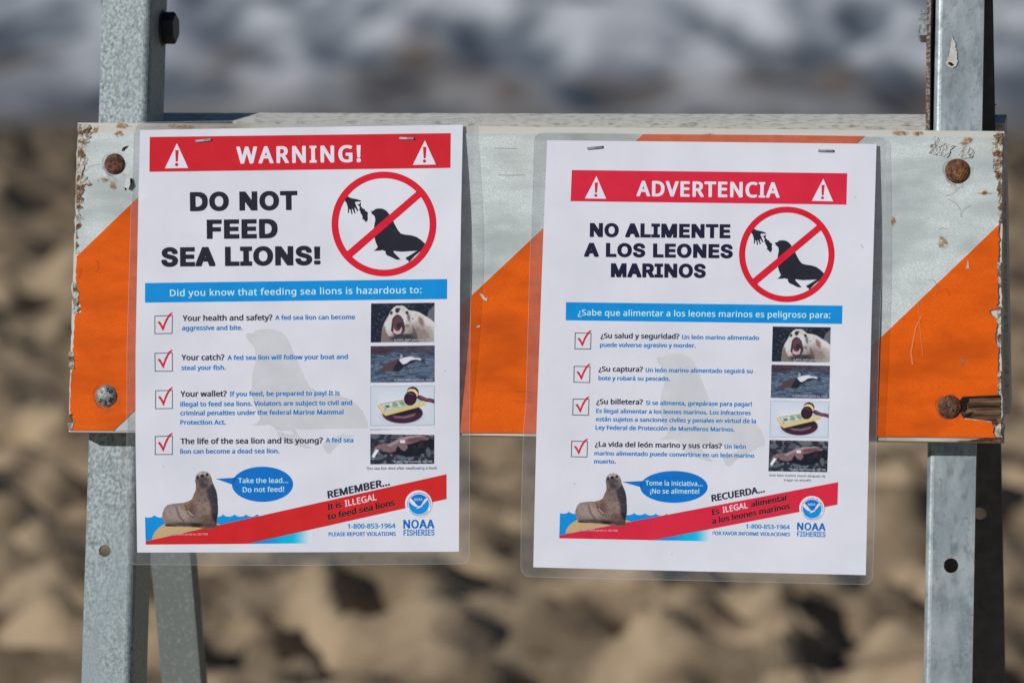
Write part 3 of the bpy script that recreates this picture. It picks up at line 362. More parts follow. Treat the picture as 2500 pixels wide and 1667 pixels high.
  'O': [563, [340,-17,388,1,430,29,462,61,492,109,511,157,521,213,521,293,511,349,493,397,468,439,433,477,396,503,348,524,300,534,252,535,196,527,148,508,101,477,68,442,40,397,22,349,12,293,12,213,23,157,41,109,66,69,100,32,140,4,180,-13,228,-24,284,-26], [268,436,300,431,324,421,346,405,364,385,380,357,392,325,400,253,391,181,365,125,343,101,324,88,300,78,268,73,236,77,212,86,188,103,169,125,142,181,133,253,142,325,153,357,172,388,212,422,236,432]],
  'R': [479, [33,524,30,508,32,-13,48,-20,128,-20,144,-19,154,-12,155,172,168,178,216,178,224,174,328,-16,344,-20,440,-20,456,-13,457,12,356,196,388,220,410,244,424,269,436,308,439,356,434,404,424,436,404,468,360,504,296,525,56,529], [155,428,160,432,240,431,264,426,289,412,307,388,315,356,310,324,296,300,280,288,256,278,157,276]],
  'S': [477, [282,530,202,534,162,528,122,515,90,497,64,475,40,443,27,411,22,371,28,331,43,299,65,275,98,251,130,235,281,187,304,171,314,155,314,123,298,96,266,76,226,69,194,72,162,86,143,107,130,147,115,155,34,156,13,147,9,131,17,91,43,43,90,3,154,-22,194,-28,250,-28,298,-20,338,-7,378,17,402,40,425,75,435,107,438,147,430,187,418,212,391,243,330,279,186,325,162,339,149,355,146,387,157,411,178,429,218,438,254,435,282,422,299,403,309,371,322,361,402,358,418,362,429,371,429,395,421,427,389,475,346,507]],
  'T': [479, [164,-20,284,-20,287,428,292,431,444,433,447,436,447,524,444,527,12,529,2,524,4,434,156,432,162,428]],
 },
}
def area2(l): return sum(l[i - 1][0] * l[i][1] - l[i][0] * l[i - 1][1] for i in range(len(l)))
def inside(pt, l):
    c = False
    for i in range(len(l)):
        a, b = l[i - 1], l[i]
        if (a[1] > pt[1]) != (b[1] > pt[1]) and pt[0] < (b[0] - a[0]) * (pt[1] - a[1]) / (b[1] - a[1]) + a[0]: c = not c
    return c
def tess(loops):
    """triangles of several outlines; an outline lying inside another one is its hole"""
    st = [0]
    for l in loops: st.append(st[-1] + len(l))
    dep = [sum(inside(l[0], m) for m in loops if m is not l) for l in loops]; T = []
    for i, l in enumerate(loops):
        if dep[i] % 2: continue
        grp = [i] + [k for k, h in enumerate(loops) if dep[k] == dep[i] + 1 and inside(h[0], l)]
        idx = [st[g] + k for g in grp for k in range(len(loops[g]))]
        T += [tuple(idx[q] for q in t) for t in tessellate_polygon([[Vector((p[0], p[1], 0)) for p in loops[g]] for g in grp])]
    return T

FONT = {}
for fk, gs in GLYPHS.items():
    FONT[fk] = {}
    for ch, g in gs.items():
        adv = g[0] / 1000.0; loops = [[(q[i] / 1000.0, q[i + 1] / 1000.0) for i in range(0, len(q), 2)] for q in g[1:]]
        V = [p for l in loops for p in l]
        T = tess(loops)
        T = [t for t in T if abs((V[t[1]][0]-V[t[0]][0])*(V[t[2]][1]-V[t[0]][1])-(V[t[2]][0]-V[t[0]][0])*(V[t[1]][1]-V[t[0]][1])) > 1e-9]
        FONT[fk][ch] = (adv, np.array(V) if V else np.zeros((0, 2)), np.array(T, int).reshape(-1, 3))
CAPH = {k: (FONT[k]['E'][1][:, 1].max() if 'E' in FONT[k] else 0.58) for k in FONT}

def text_shape(font, s, x0, y0, x1, y1, cap, ls=0.0, skew=0.0):
    """triangles in photo pixels; the line runs from (x0, y0) to (x1, y1) on its baseline"""
    V = []; T = []; x = 0; n = 0
    for ch in s:
        adv, v, t = FONT[font][ch]
        if len(v): V.append(v + [x, 0]); T.append(t + n); n += len(v)
        x += adv + ls
    V = np.vstack(V); T = np.vstack(T)
    lo, hi = V[:, 0].min(), V[:, 0].max()
    d = np.array([x1 - x0, y1 - y0], float); Lw = np.hypot(*d); d /= Lw; up = np.array([d[1], -d[0]])
    if skew: up = up + d * skew
    sx = Lw / (hi - lo); sy = cap / CAPH[font]
    P = np.array([x0, y0]) + d * ((V[:, :1] - lo) * sx) + up * (V[:, 1:] * sy)
    return P, T

def arc_text(font, s, cx, cy, r, a0, a1, cap, inside=False):
    V = []; T = []; n = 0; tot = sum(FONT[font][c][0] for c in s); x = 0; k = cap / CAPH[font]
    for ch in s:
        adv, v, t = FONT[font][ch]
        a = a0 + (a1 - a0) * (x + adv / 2) / tot
        if len(v):
            up = np.array([math.cos(a), -math.sin(a)]) * (-1 if inside else 1); dr = np.array([-up[1], up[0]])
            c = np.array([cx + r * math.cos(a), cy - r * math.sin(a)])
            wsc = abs(a1 - a0) * r / tot
            V.append(c + dr * ((v[:, :1] - adv / 2) * wsc) + up * (v[:, 1:] * k)); T.append(t + n); n += len(v)
        x += adv
    return np.vstack(V), np.vstack(T)

def poly_shape(*loops):
    V = [tuple(p) for l in loops for p in l]
    T = tess(loops)
    return np.array(V, float), np.array(T, int).reshape(-1, 3)

def ell(cx, cy, rx, ry=None, n=72, a0=0, a1=2 * math.pi):
    ry = rx if ry is None else ry
    m = n if a1 - a0 > 6.28 else n + 1
    return [(cx + rx * math.cos(a0 + (a1 - a0) * i / n), cy + ry * math.sin(a0 + (a1 - a0) * i / n)) for i in range(m)]

def cut_grid(V, T, step=26.0):
    """cut large print areas along a grid so they follow the sheet's curve"""
    ext = V.max(0) - V.min(0)
    if ext.max() < step * 1.2: return V, T
    bm = bmesh.new(); vs = [bm.verts.new((x, y, 0)) for x, y in V]
    for t in T:
        try: bm.faces.new([vs[i] for i in t])
        except ValueError: pass
    for ax in (0, 1):
        lo, hi = V[:, ax].min(), V[:, ax].max()
        c = math.ceil(lo / step) * step
        while c < hi:
            co = [0, 0, 0]; co[ax] = c; no = [0, 0, 0]; no[ax] = 1
            bmesh.ops.bisect_plane(bm, geom=bm.verts[:] + bm.edges[:] + bm.faces[:], plane_co=co, plane_no=no)
            c += step
    bm.verts.index_update()
    P = np.array([(v.co.x, v.co.y) for v in bm.verts]); F = [tuple(v.index for v in f.verts) for f in bm.faces]
    bm.free()
    return P, F

def facing(P3, F):
    out = []
    for f in F:
        f = tuple(int(i) for i in f)
        n = np.cross(P3[f[1]] - P3[f[0]], P3[f[2]] - P3[f[0]])
        out.append(f if n @ EN > 0 else f[::-1])
    return out

def smoothstep(x): x = np.clip(x, 0, 1); return x * x * (3 - 2 * x)

class Sheet:
    """a laminated sheet that hangs in front of the board: px of the photo -> its own curved surface"""
    def __init__(s, hfun, root): s.h = hfun; s.root = root
    def map(s, P, lift=0.0):
        P = np.asarray(P, float).reshape(-1, 2)
        return plane_at(P, s.h(P[:, 0], P[:, 1]) + lift)
    def add(s, name, shapes, mat, layer, parent=None, label=None, step=26.0):
        Vs = []; Fs = []; n = 0
        for V, T in shapes:
            V, T = cut_grid(np.asarray(V, float), T, step)
            Vs.append(V); Fs += [tuple(int(i) + n for i in t) for t in T]; n += len(V)
        P3 = s.map(np.vstack(Vs), 0.00012 + 0.00006 * layer)
        return put(name, P3, facing(P3, Fs), mat, parent if parent is not None else s.root, label=label, smooth=True)
    def text(s, name, lines, mat, layer, parent=None, **k):
        return [s.add(name, [text_shape(*l)], mat, layer, parent, **k) for l in lines][0]
    def picture(s, name, corners, img, mat, layer, parent=None, mask=None, label=None):
        H, W = img.shape[:2]
        u, v = np.meshgrid(np.linspace(0, 1, W), np.linspace(0, 1, H))
        c = np.array(corners, float)
        P = (c[0] * ((1 - u) * (1 - v))[..., None] + c[1] * (u * (1 - v))[..., None] + c[2] * (u * v)[..., None] + c[3] * ((1 - u) * v)[..., None])
        P3 = s.map(P.reshape(-1, 2), 0.00012 + 0.00006 * layer)
        idx = np.arange(H * W).reshape(H, W)
        q = np.stack([idx[:-1, :-1], idx[1:, :-1], idx[1:, 1:], idx[:-1, 1:]], -1).reshape(-1, 4)
        if mask is not None: q = q[mask[:-1, :-1].reshape(-1) & mask[1:, 1:].reshape(-1)]
        used = np.unique(q); re = np.full(H * W, -1); re[used] = np.arange(len(used))
        return put(name, P3[used], re[q], mat, parent if parent is not None else s.root, colors=(s2l(img) * KP).reshape(-1, 3)[used].clip(0.002, 0.9), label=label, smooth=True)

def affine(src, dst):
    A = np.c_[np.array(src, float), np.ones(len(src))]
    X = np.linalg.lstsq(A, np.array(dst, float), rcond=None)[0]
    return lambda P: np.c_[np.asarray(P, float).reshape(-1, 2), np.ones(len(np.asarray(P).reshape(-1, 2)))] @ X
ident = lambda P: np.asarray(P, float).reshape(-1, 2)
def crop(ox, oy, s): return lambda P: np.asarray(P, float).reshape(-1, 2) / s + [ox, oy]

# ------------------------------------------------------------------ little pictures painted by formula
class Canvas:
    def __init__(s, W, H, nx, ny, col):
        s.X, s.Y = np.meshgrid(np.linspace(0, W, nx), np.linspace(0, H, ny)); s.img = np.zeros((ny, nx, 3)) + np.array(col, float)
        s.W, s.H = W, H
    def blend(s, a, col):
        s.img = s.img * (1 - a[..., None]) + (np.array(col, float) if not isinstance(col, np.ndarray) or col.ndim == 1 else col) * a[..., None]
    def sd(s, pts):
        pts = np.array(pts, float); q = np.roll(pts, -1, 0); D = np.full(s.X.shape, 1e9); ins = np.zeros(s.X.shape, bool)
        for a, b in zip(pts, q):
            e = b - a; wx = s.X - a[0]; wy = s.Y - a[1]; t = np.clip((wx * e[0] + wy * e[1]) / (e @ e + 1e-9), 0, 1)
            D = np.minimum(D, np.hypot(wx - e[0] * t, wy - e[1] * t))
            c = ((a[1] > s.Y) != (b[1] > s.Y)) & (s.X < (b[0] - a[0]) * (s.Y - a[1]) / (b[1] - a[1] + 1e-12) + a[0]); ins ^= c
        return np.where(ins, D, -D)
    def poly(s, pts, col, soft=12, a=1.0, clip=None):
        m = np.clip(s.sd(pts) / soft + 0.5, 0, 1) * a
        if clip is not None: m = m * clip
        s.blend(m, col); return m
    def ell(s, cx, cy, rx, ry, col, soft=0.3, a=1.0, rot=0, clip=None):
        c, k = math.cos(rad(rot)), math.sin(rad(rot)); dx, dy = s.X - cx, s.Y - cy
        r = np.hypot((dx * c + dy * k) / rx, (-dx * k + dy * c) / ry)
        m = np.clip((1 - r) / soft + 0.5, 0, 1) * a
        if clip is not None: m = m * clip
        s.blend(m, col); return m
    def noise(s, fx, fy, seed, amp, col=None, lo=.5, hi=.7, clip=None, octv=3):
        n = fbm(s.X / fx, s.Y / fy, seed, octv)
        if col is None: s.img = s.img + ((n - .5) * 2 * amp)[..., None] * (1 if clip is None else clip[..., None])
        else:
            m = smoothstep((n - lo) / (hi - lo)) * amp
            s.blend(m if clip is None else m * clip, col)
    def out(s):
        g = s.img.mean(2, keepdims=True); return np.clip(g + (s.img - g) * .82, 3, 235)

def pic_roaring():
    c = Canvas(2352, 1294, 150, 92, (24, 32, 50)); X, Y = c.X, c.Y
    c.noise(45, 40, 1, .8, (95, 105, 120), .62, .85); c.noise(220, 200, 3, .4, (60, 62, 85), .5, .8)
    c.poly([(1920, 560), (1960, 400), (2040, 320), (2110, 250), (2200, 200), (2200, 700)], (95, 98, 110), 30)
    body = [(1040, 240), (1120, 245), (1180, 232), (1260, 260), (1390, 370), (1560, 390), (1700, 430), (1850, 520), (2000, 600), (2120, 690), (2200, 800), (2200, 1300), (600, 1300), (620, 1050), (635, 880), (700, 690), (800, 520), (870, 380), (950, 290)]
    b = c.poly(body, (196, 196, 198), 22)
    c.noise(90, 120, 5, .4, (160, 152, 144), .45, .8, b)
    c.ell(1700, 1050, 420, 260, (120, 100, 92), 1.0, .75, 20, b); c.noise(34, 44, 6, .35, (95, 82, 78), .5, .8, b * (Y > 820))
    c.ell(1750, 680, 70, 140, (130, 88, 78), .8, .8, -25, b)
    c.poly([(600, 1300), (620, 900), (700, 800), (760, 1000), (860, 1100), (1000, 1150), (1000, 1300)], (104, 88, 80), 60, .8, b)
    c.poly([(1500, 780), (1620, 1000), (1700, 1250), (1400, 1300), (1300, 1050), (1520, 980)], (70, 62, 66), 60, .7, b)
    c.ell(1200, 1130, 330, 110, (42, 44, 56), .6, .9)
    c.poly([(1060, 480), (1150, 520), (1230, 620), (1290, 850), (1270, 960), (1200, 1040), (1080, 1080), (960, 1040), (880, 930), (900, 760), (920, 600), (980, 530)], (66, 40, 52), 30)
    c.poly([(1060, 540), (1160, 560), (1210, 700), (1200, 850), (1130, 940), (1020, 920), (960, 800), (950, 640)], (92, 62, 72), 40)
    c.ell(1120, 790, 90, 90, (48, 36, 52), .7)
    c.poly([(960, 830), (985, 900), (1060, 940), (1130, 930), (1190, 820), (1205, 900), (1170, 1010), (1060, 1035), (940, 990)], (196, 158, 172), 18)
    c.ell(1060, 370, 62, 68, (46, 42, 50), .4); c.ell(1110, 330, 45, 28, (60, 52, 56), .5)
    c.ell(890, 440, 35, 50, (50, 48, 56), .6, 1, 20); c.ell(1340, 440, 42, 52, (42, 42, 52), .6, 1, -30); c.ell(1390, 570, 40, 110, (88, 84, 86), .8, .8, -12)
    c.ell(1510, 600, 30, 14, (50, 48, 50), .6); c.ell(1350, 800, 60, 45, (120, 98, 95), .9, .8)
    return c.out()[12:89, 19:136]

def pic_diving():
    c = Canvas(2352, 1294, 150, 92, (72, 92, 120)); X, Y = c.X, c.Y
    c.noise(120, 26, 11, 34); c.noise(300, 55, 12, .8, (40, 54, 76), .48, .7); c.noise(60, 14, 16, .5, (128, 146, 166), .6, .75); c.noise(160, 30, 13, .6, (150, 168, 188), .66, .85, (Y < 720) * (Y > 380) * 1.0)
    m = np.clip((400 - Y + 40 * np.sin(X / 260)) / 60, 0, 1) * np.clip(1.25 - X / 2600, .5, 1); c.blend(m, (70, 52, 66)); c.noise(150, 50, 14, .6, (44, 38, 52), .45, .7, m)
    c.poly([(510, 910), (640, 780), (800, 650), (960, 610), (1060, 560), (1110, 570), (1180, 640), (1240, 760), (1120, 905)], (78, 60, 68), 25)
    c.poly([(930, 900), (980, 760), (1060, 640), (1120, 590), (1200, 680), (1320, 690), (1500, 580), (1700, 560), (1760, 600), (1600, 620), (1430, 680), (1240, 790), (1120, 905)], (28, 34, 48), 20)
    c.poly([(1110, 570), (1180, 540), (1300, 500), (1450, 480), (1560, 520), (1700, 530), (1765, 575), (1740, 600), (1600, 570), (1440, 590), (1340, 670), (1240, 710), (1180, 670)], (204, 206, 220), 16)
    c.ell(1180, 490, 42, 80, (160, 178, 202), .8, .8); c.poly([(1700, 600), (1800, 560), (1900, 590), (1840, 620), (1890, 720), (1780, 660)], (48, 56, 72), 12)
    c.ell(1480, 478, 45, 20, (185, 140, 165), .8, .8)
    return c.out()[12:87, 19:136]

def pic_gavel():
    c = Canvas(2352, 1411, 170, 104, (204, 208, 222)); X, Y = c.X, c.Y
    e = np.minimum.reduce([X - 285, 2130 - X, Y - 130, 1290 - Y]); c.blend(np.clip(1 - e / 420, 0, 1) * .65, (172, 194, 214))
    c.ell(1180, 1000, 620, 230, (160, 160, 200), .35, .5)
    c.ell(1205, 930, 575, 290, (62, 30, 54), .05); c.ell(1210, 860, 480, 190, (36, 26, 42), .25); c.poly([(900, 1000), (1250, 1010), (1600, 920), (1540, 1010), (1300, 1080), (1000, 1070)], (122, 88, 112), 40)
    c.poly([(480, 640), (720, 870), (1860, 590), (1880, 700), (720, 1000), (640, 930), (500, 740)], (205, 186, 120), 12)
    c.poly([(480, 640), (720, 870), (720, 1000), (640, 930), (500, 740)], (214, 178, 122), 16)
    c.poly([(490, 640), (1640, 440), (1860, 580), (740, 870)], (206, 216, 205), 12)
    bl = c.poly([(540, 655), (1620, 465), (1800, 585), (745, 850)], (120, 135, 115), 8, .75); c.poly([(580, 668), (1600, 492), (1740, 590), (765, 830)], (190, 205, 192), 10)
    c.ell(775, 730, 70, 36, (80, 92, 90), .3); c.ell(990, 680, 80, 70, (120, 150, 125), .5, .9, 30); c.ell(1200, 640, 90, 60, (110, 140, 115), .6, .8, 30); c.noise(22, 22, 21, .45, (90, 100, 90), .5, .7, bl)
    c.poly([(1600, 400), (1720, 420), (1900, 500), (1960, 500), (2200, 560), (2200, 680), (1960, 610), (1900, 610), (1640, 520)], (66, 26, 52), 10)
    c.poly([(1690, 450), (1900, 530), (2140, 590), (2140, 610), (1890, 560), (1680, 480)], (136, 84, 118), 16)
    c.poly([(1330, 250), (1390, 190), (1490, 158), (1600, 190), (1660, 280), (1665, 380), (1640, 450), (1560, 620), (1340, 380)], (58, 22, 46), 10)
    c.poly([(1330, 268), (1440, 220), (1560, 240), (1630, 320), (1650, 400), (1610, 470), (1560, 400), (1450, 300), (1340, 310)], (226, 196, 140), 12)
    c.ell(1430, 500, 182, 208, (44, 20, 40), .04, 1, 14); c.ell(1425, 500, 130, 150, (60, 30, 50), .5, .7, 14); c.poly([(1290, 390), (1400, 340), (1500, 370), (1560, 440), (1500, 400), (1400, 370)], (110, 78, 104), 12, .8)
    im = c.out(); im = im[10:95, 21:153].copy()
    im[:1] = im[-1:] = (70, 84, 110); im[:, :1] = im[:, -1:] = (70, 84, 110)
    return im

def pic_beached():
    c = Canvas(2352, 1411, 150, 92, (34, 40, 56)); X, Y = c.X, c.Y
    c.noise(90, 70, 31, 1.0, (96, 104, 118), .46, .66); c.noise(34, 28, 32, .7, (150, 154, 160), .72, .9); c.noise(160, 100, 33, .5, (26, 30, 44), .5, .7)
    c.ell(1430, 230, 200, 90, (92, 98, 112), .3); c.ell(1000, 350, 120, 80, (72, 76, 90), .3); c.ell(410, 340, 130, 90, (86, 92, 108), .4); c.ell(1180, 960, 160, 80, (84, 92, 112), .3, 1, 20); c.ell(560, 960, 150, 60, (80, 88, 100), .3, 1, -15)
    c.poly([(1050, 640), (1350, 560), (1900, 420), (2200, 480), (2200, 700), (1900, 820), (1600, 930), (1250, 920), (950, 860), (600, 820)], (20, 24, 36), 30)
    c.poly([(365, 740), (400, 680), (520, 590), (600, 552), (690, 560), (770, 600), (900, 530), (1150, 400), (1400, 345), (1700, 330), (1860, 360), (1990, 420), (1940, 470), (1760, 470), (1500, 560), (1340, 590), (1370, 680), (1280, 780), (1180, 740), (1080, 620), (1000, 790), (850, 820), (680, 790), (570, 700), (480, 690)], (126, 96, 104), 25)
    c.poly([(1330, 480), (1400, 420), (1700, 390), (1900, 420), (1700, 480), (1450, 540)], (104, 62, 66), 40, .8)
    c.poly([(760, 610), (900, 540), (1150, 410), (1400, 352), (1700, 338), (1840, 362), (1500, 400), (1200, 480), (850, 640)], (164, 150, 162), 40, .8); c.noise(60, 30, 35, .35, (90, 70, 76), .5, .7, ((Y > 330) & (Y < 800)) * 1.0)
    c.poly([(1140, 480), (1290, 470), (1280, 550), (1145, 548)], (208, 210, 222), 8); c.poly([(440, 715), (535, 745), (390, 970), (325, 920)], (214, 218, 224), 10)
    c.ell(595, 583, 18, 12, (20, 20, 30), .5); c.ell(1960, 800, 70, 110, (78, 88, 104), .4, 1, -10)
    return c.out()[10:75, 18:136]

SEAL = [(840, 290), (870, 230), (920, 185), (1000, 162), (1080, 180), (1140, 225), (1180, 300), (1205, 400), (1250, 500), (1290, 600), (1312, 720), (1322, 900), (1322, 1080), (1300, 1200), (1295, 1280), (1318, 1345), (1280, 1370), (1190, 1385), (1232, 1412), (1100, 1408), (1040, 1392), (975, 1390), (930, 1375), (700, 1358), (400, 1348), (150, 1345), (215, 1300), (160, 1220), (130, 1130), (140, 1060), (175, 960), (240, 885), (330, 862), (480, 845), (600, 835), (700, 800), (770, 755), (800, 670), (845, 570), (850, 470), (835, 380)]
def pic_seal():
    c = Canvas(1568, 1568, 190, 190, (120, 100, 92)); X, Y = c.X, c.Y
    sd = c.sd(SEAL)
    c.ell(420, 1050, 330, 190, (150, 134, 132), .9, .9); c.ell(560, 1090, 160, 120, (160, 140, 130), .9, .7); c.ell(160, 1120, 60, 130, (150, 110, 98), .9, .8)
    c.ell(720, 880, 150, 150, (140, 104, 84), .9, .9); c.ell(800, 980, 120, 130, (92, 66, 66), .9, .8); c.ell(1020, 900, 170, 230, (140, 116, 106), .9, .9)
    c.ell(990, 640, 130, 150, (112, 92, 88), .9, .8); c.ell(1010, 240, 150, 90, (170, 158, 152), .8); c.ell(1110, 1250, 170, 130, (104, 74, 66), .8, .95); c.ell(1190, 1330, 150, 50, (74, 52, 52), .8, .8)
    c.poly([(1080, 560), (1210, 440), (1330, 600), (1340, 1250), (1290, 1290), (1200, 1180), (1180, 1080), (1180, 900), (1120, 760)], (48, 46, 58), 60)
    c.poly([(1200, 1080), (1320, 1080), (1300, 1290), (1250, 1220)], (26, 24, 34), 40)
    c.ell(650, 1300, 380, 40, (60, 50, 48), .9, .8); c.ell(870, 1320, 130, 40, (24, 20, 24), .8, .9); c.poly([(140, 1350), (215, 1300), (500, 1345), (500, 1370)], (22, 20, 22), 14)
    c.poly([(420, 920), (460, 960), (520, 1120), (640, 1270), (600, 1280), (470, 1130)], (96, 78, 76), 26, .7); c.poly([(610, 900), (650, 880), (700, 1030), (820, 1140), (790, 1180), (660, 1050)], (92, 74, 60), 22, .8); c.poly([(680, 1000), (800, 1110), (780, 1130), (660, 1020)], (172, 158, 140), 16, .8)
    c.noise(16, 20, 41, .35, (66, 54, 54), .55, .75); c.noise(70, 24, 42, .5, (70, 58, 60), .5, .7, np.clip((Y - 400) / 200, 0, 1) * np.clip((X - 820) / 100, 0, 1)); c.noise(14, 14, 43, .25, (190, 176, 168), .6, .8)
    c.ell(1010, 370, 110, 110, (76, 62, 66), .7, .9); c.ell(1030, 470, 90, 60, (52, 52, 62), .8, .8); c.ell(1070, 410, 40, 30, (104, 90, 100), .8, .7)
    c.ell(895, 310, 26, 45, (44, 38, 44), .5, 1, 15); c.ell(1095, 245, 32, 32, (44, 38, 42), .5); c.ell(992, 272, 36, 32, (22, 28, 34), .4); c.ell(845, 370, 10, 28, (40, 36, 40), .6)
    c.blend(np.clip(1 - sd / 16, 0, 1) * .35, (150, 140, 145))
    return c.out(), sd > 2
# ------------------------------------------------------------------ the named materials
def _sheeting(bright, speck):
    def ex(N, L, p, noise, ramp, mix, coords, cur, base, geo):
        a = mix(ramp(noise(1500, 3, (1, 1, 1)), 0.40, 0.70), base, bright)
        a = mix(ramp(noise(70, 4, (.25, 1, 1)), 0.50, 0.75), a, tuple(c * (speck + .06) for c in base))
        b = mix(ramp(noise(24, 5, (1, 1, 2.0)), 0.46, 0.72), a, tuple(c * speck for c in base))
        return mix(ramp(noise(9, 4, (1, 1, 1)), 0.62, 0.85), b, (base[0] * .80, base[1] * .74, base[2] * .60))
    return ex
M_white = material('white_sheeting', (0.53, 0.60, 0.61), rough=0.5, spec=.25, coat=0.2, coat_rough=0.04, bump=0.35, bscale=260, bstretch=(.12, 1, 1), bdist=0.0006, extra=_sheeting((0.80, 0.87, 0.875), .78))
M_orange = material('orange_sheeting', (0.76, 0.108, 0.001), rough=0.65, spec=.12, coat=0.15, coat_rough=0.04, bump=0.35, bscale=240, bstretch=(.12, 1, 1), bdist=0.0006, extra=_sheeting((0.93, 0.152, 0.003), .76))
M_paint = material('weathered_white_paint', (0.60, 0.60, 0.56), rough=0.7, base2=(0.30, 0.22, 0.14), nscale=45, ndetail=7, nramp=(.56, .70), stretch=(.16, 1, 1), bump=0.6, bscale=160, bstretch=(.12, 1, 1), bdist=0.001)
def _grey(N, L, p, noise, ramp, mix, coords, cur, base, geo):
    a = mix(ramp(noise(160, 5, (.10, 1, 1)), .42, .62), base, (.20, .18, .15))
    return mix(ramp(noise(30, 5, (.2, 1, 1)), .6, .7), a, (.22, .13, .07))
M_rearpaint = material('rear_board_paint', (0.66, 0.66, 0.62), rough=0.8, bump=0.35, bscale=420, bstretch=(.10, 1, 1), bdist=0.001, extra=lambda N, L, p, noise, ramp, mix, coords, cur, base, geo: mix(ramp(noise(600, 5, (.25, 1, 1)), .50, .72), base, (.30, .28, .25)))
M_wood = material('splintered_wood', (0.075, 0.040, 0.024), rough=0.9, spec=.1, base2=(0.27, 0.175, 0.115), nscale=260, ndetail=6, nramp=(.42, .68), stretch=(.12, 1, 1), bump=1.0, bscale=380, bstretch=(.08, 1, 1), bdist=0.002)
M_flake = material('flaking_paint', (0.56, 0.55, 0.50), rough=0.8, base2=(0.19, 0.105, 0.055), nscale=230, ndetail=7, nramp=(.44, .56), stretch=(.5, 1, 1), bump=1.0, bscale=500, bdist=0.002)
def _steelL(N, L, p, noise, ramp, mix, coords, cur, base, geo):
    a = mix(ramp(noise(520, 5, (1, 1, .8)), .38, .62), (.20, .25, .27), (.42, .485, .50))
    a = mix(ramp(noise(300, 5, (1, 1, .6)), .59, .68), a, (.15, .18, .175)); a = mix(ramp(noise(60, 6, (3, 3, .12)), .60, .70), a, (.24, .27, .26))
    return mix(ramp(noise(22, 3, (1, 1, .4)), .45, .75), a, (.27, .34, .37))
M_steelL = material('galvanised_steel_speckled', (.5, .55, .56), rough=0.5, metal=0.2, bump=0.25, bscale=700, bdist=0.0005, extra=_steelL)
def _steelR(N, L, p, noise, ramp, mix, coords, cur, base, geo):
    v = N.new('ShaderNodeTexVoronoi'); v.inputs['Scale'].default_value = 150; v.inputs['Randomness'].default_value = 1.0
    mp = N.new('ShaderNodeMapping'); mp.inputs['Scale'].default_value = (1, 1, .55)
    nn = N.new('ShaderNodeTexNoise'); nn.inputs['Scale'].default_value = 260; nn.inputs['Detail'].default_value = 4
    L.new(geo.outputs['Position'], nn.inputs['Vector'])
    ad = N.new('ShaderNodeVectorMath'); ad.operation = 'MULTIPLY_ADD'; ad.inputs[1].default_value = (.012, .012, .012)
    L.new(nn.outputs['Color'], ad.inputs[0]); L.new(geo.outputs['Position'], ad.inputs[2])
    L.new(ad.outputs[0], mp.inputs['Vector']); L.new(mp.outputs[0], v.inputs['Vector'])
    sep = N.new('ShaderNodeSeparateColor'); L.new(v.outputs['Color'], sep.inputs[0])
    a = mix(sep.outputs[0], (.24, .295, .32), (.32, .385, .415))
    a = mix(ramp(noise(75, 6, (1, 1, .45)), .42, .66), a, (.44, .50, .52)); a = mix(ramp(noise(140, 6, (1, 1, .5)), .54, .70), a, (.22, .26, .275))
    return mix(ramp(noise(500, 3, (1, 1, 1)), .62, .75), a, (.22, .24, .23))
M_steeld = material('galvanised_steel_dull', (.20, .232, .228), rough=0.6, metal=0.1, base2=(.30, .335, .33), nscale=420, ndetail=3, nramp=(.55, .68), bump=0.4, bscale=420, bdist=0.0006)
M_steel_shade = material('galvanised_steel_shade_tone', (.075, .085, .095), rough=0.6, metal=0.1, base2=(.11, .12, .13), nscale=90, ndetail=4, bump=0.2, bscale=420, bdist=0.0006)  # steel darkened in colour to give the shade on the right rear leg
M_steelR = material('galvanised_steel_spangled', (.5, .55, .56), rough=0.36, metal=0.3, bump=0.25, bscale=300, bdist=0.0005, extra=_steelR)
def _rust(N, L, p, noise, ramp, mix, coords, cur, base, geo):
    a = mix(ramp(noise(330, 5, (1, 1, 1)), .4, .62), base, tuple(c * 3.2 for c in base))
    return mix(ramp(noise(800, 3, (1, 1, 1)), .63, .72), a, (.32, .25, .19))
M_rust = material('rusted_bolt', (0.055, 0.022, 0.012), rough=0.7, metal=0.15, bump=1.0, bscale=650, bdist=0.0012, extra=_rust)
M_rust2 = material('orange_rusted_bolt', (0.085, 0.034, 0.012), rough=0.7, metal=0.15, bump=1.0, bscale=650, bdist=0.0012, extra=_rust)
M_bolt = material('grey_zinc_bolt', (0.27, 0.28, 0.28), rough=0.5, metal=0.3, base2=(.15, .16, .16), nscale=260, nramp=(.45, .6), bump=0.6, bscale=600, bdist=0.0006)
M_dark = material('dark_steel_bolt', (0.035, 0.038, 0.042), rough=0.4, metal=0.7, bump=0.3, bscale=500, bdist=0.0005)
M_staple = material('staple_wire', (0.45, 0.46, 0.46), rough=0.3, metal=0.95)
M_rim = material('rust_edge', (0.13, 0.08, 0.05), rough=0.85, base2=(.30, .28, .26), nscale=500, nramp=(.45, .6))
M_stain = material('rust_stain', (0.34, 0.15, 0.045), rough=0.8, base2=(0.46, 0.42, 0.32), nscale=500, nramp=(.40, .60))
def _fade(N, L, p, noise, ramp, mix, coords, cur, base, geo):
    a = N.new('ShaderNodeVertexColor'); a.layer_name = 'Col'; m_ = N.new('ShaderNodeMath'); m_.operation = 'MULTIPLY'
    L.new(ramp(a.outputs['Color'], 0.0, .55), m_.inputs[0]); L.new(ramp(noise(420, 5, (1, 1, 1)), .35, .62), m_.inputs[1])
    L.new(m_.outputs[0], p.inputs['Alpha']); return cur
M_stain = material('rust_stain', (0.33, 0.13, 0.025), rough=0.8, base2=(0.42, 0.24, 0.07), nscale=300, nramp=(.40, .60), extra=_fade)
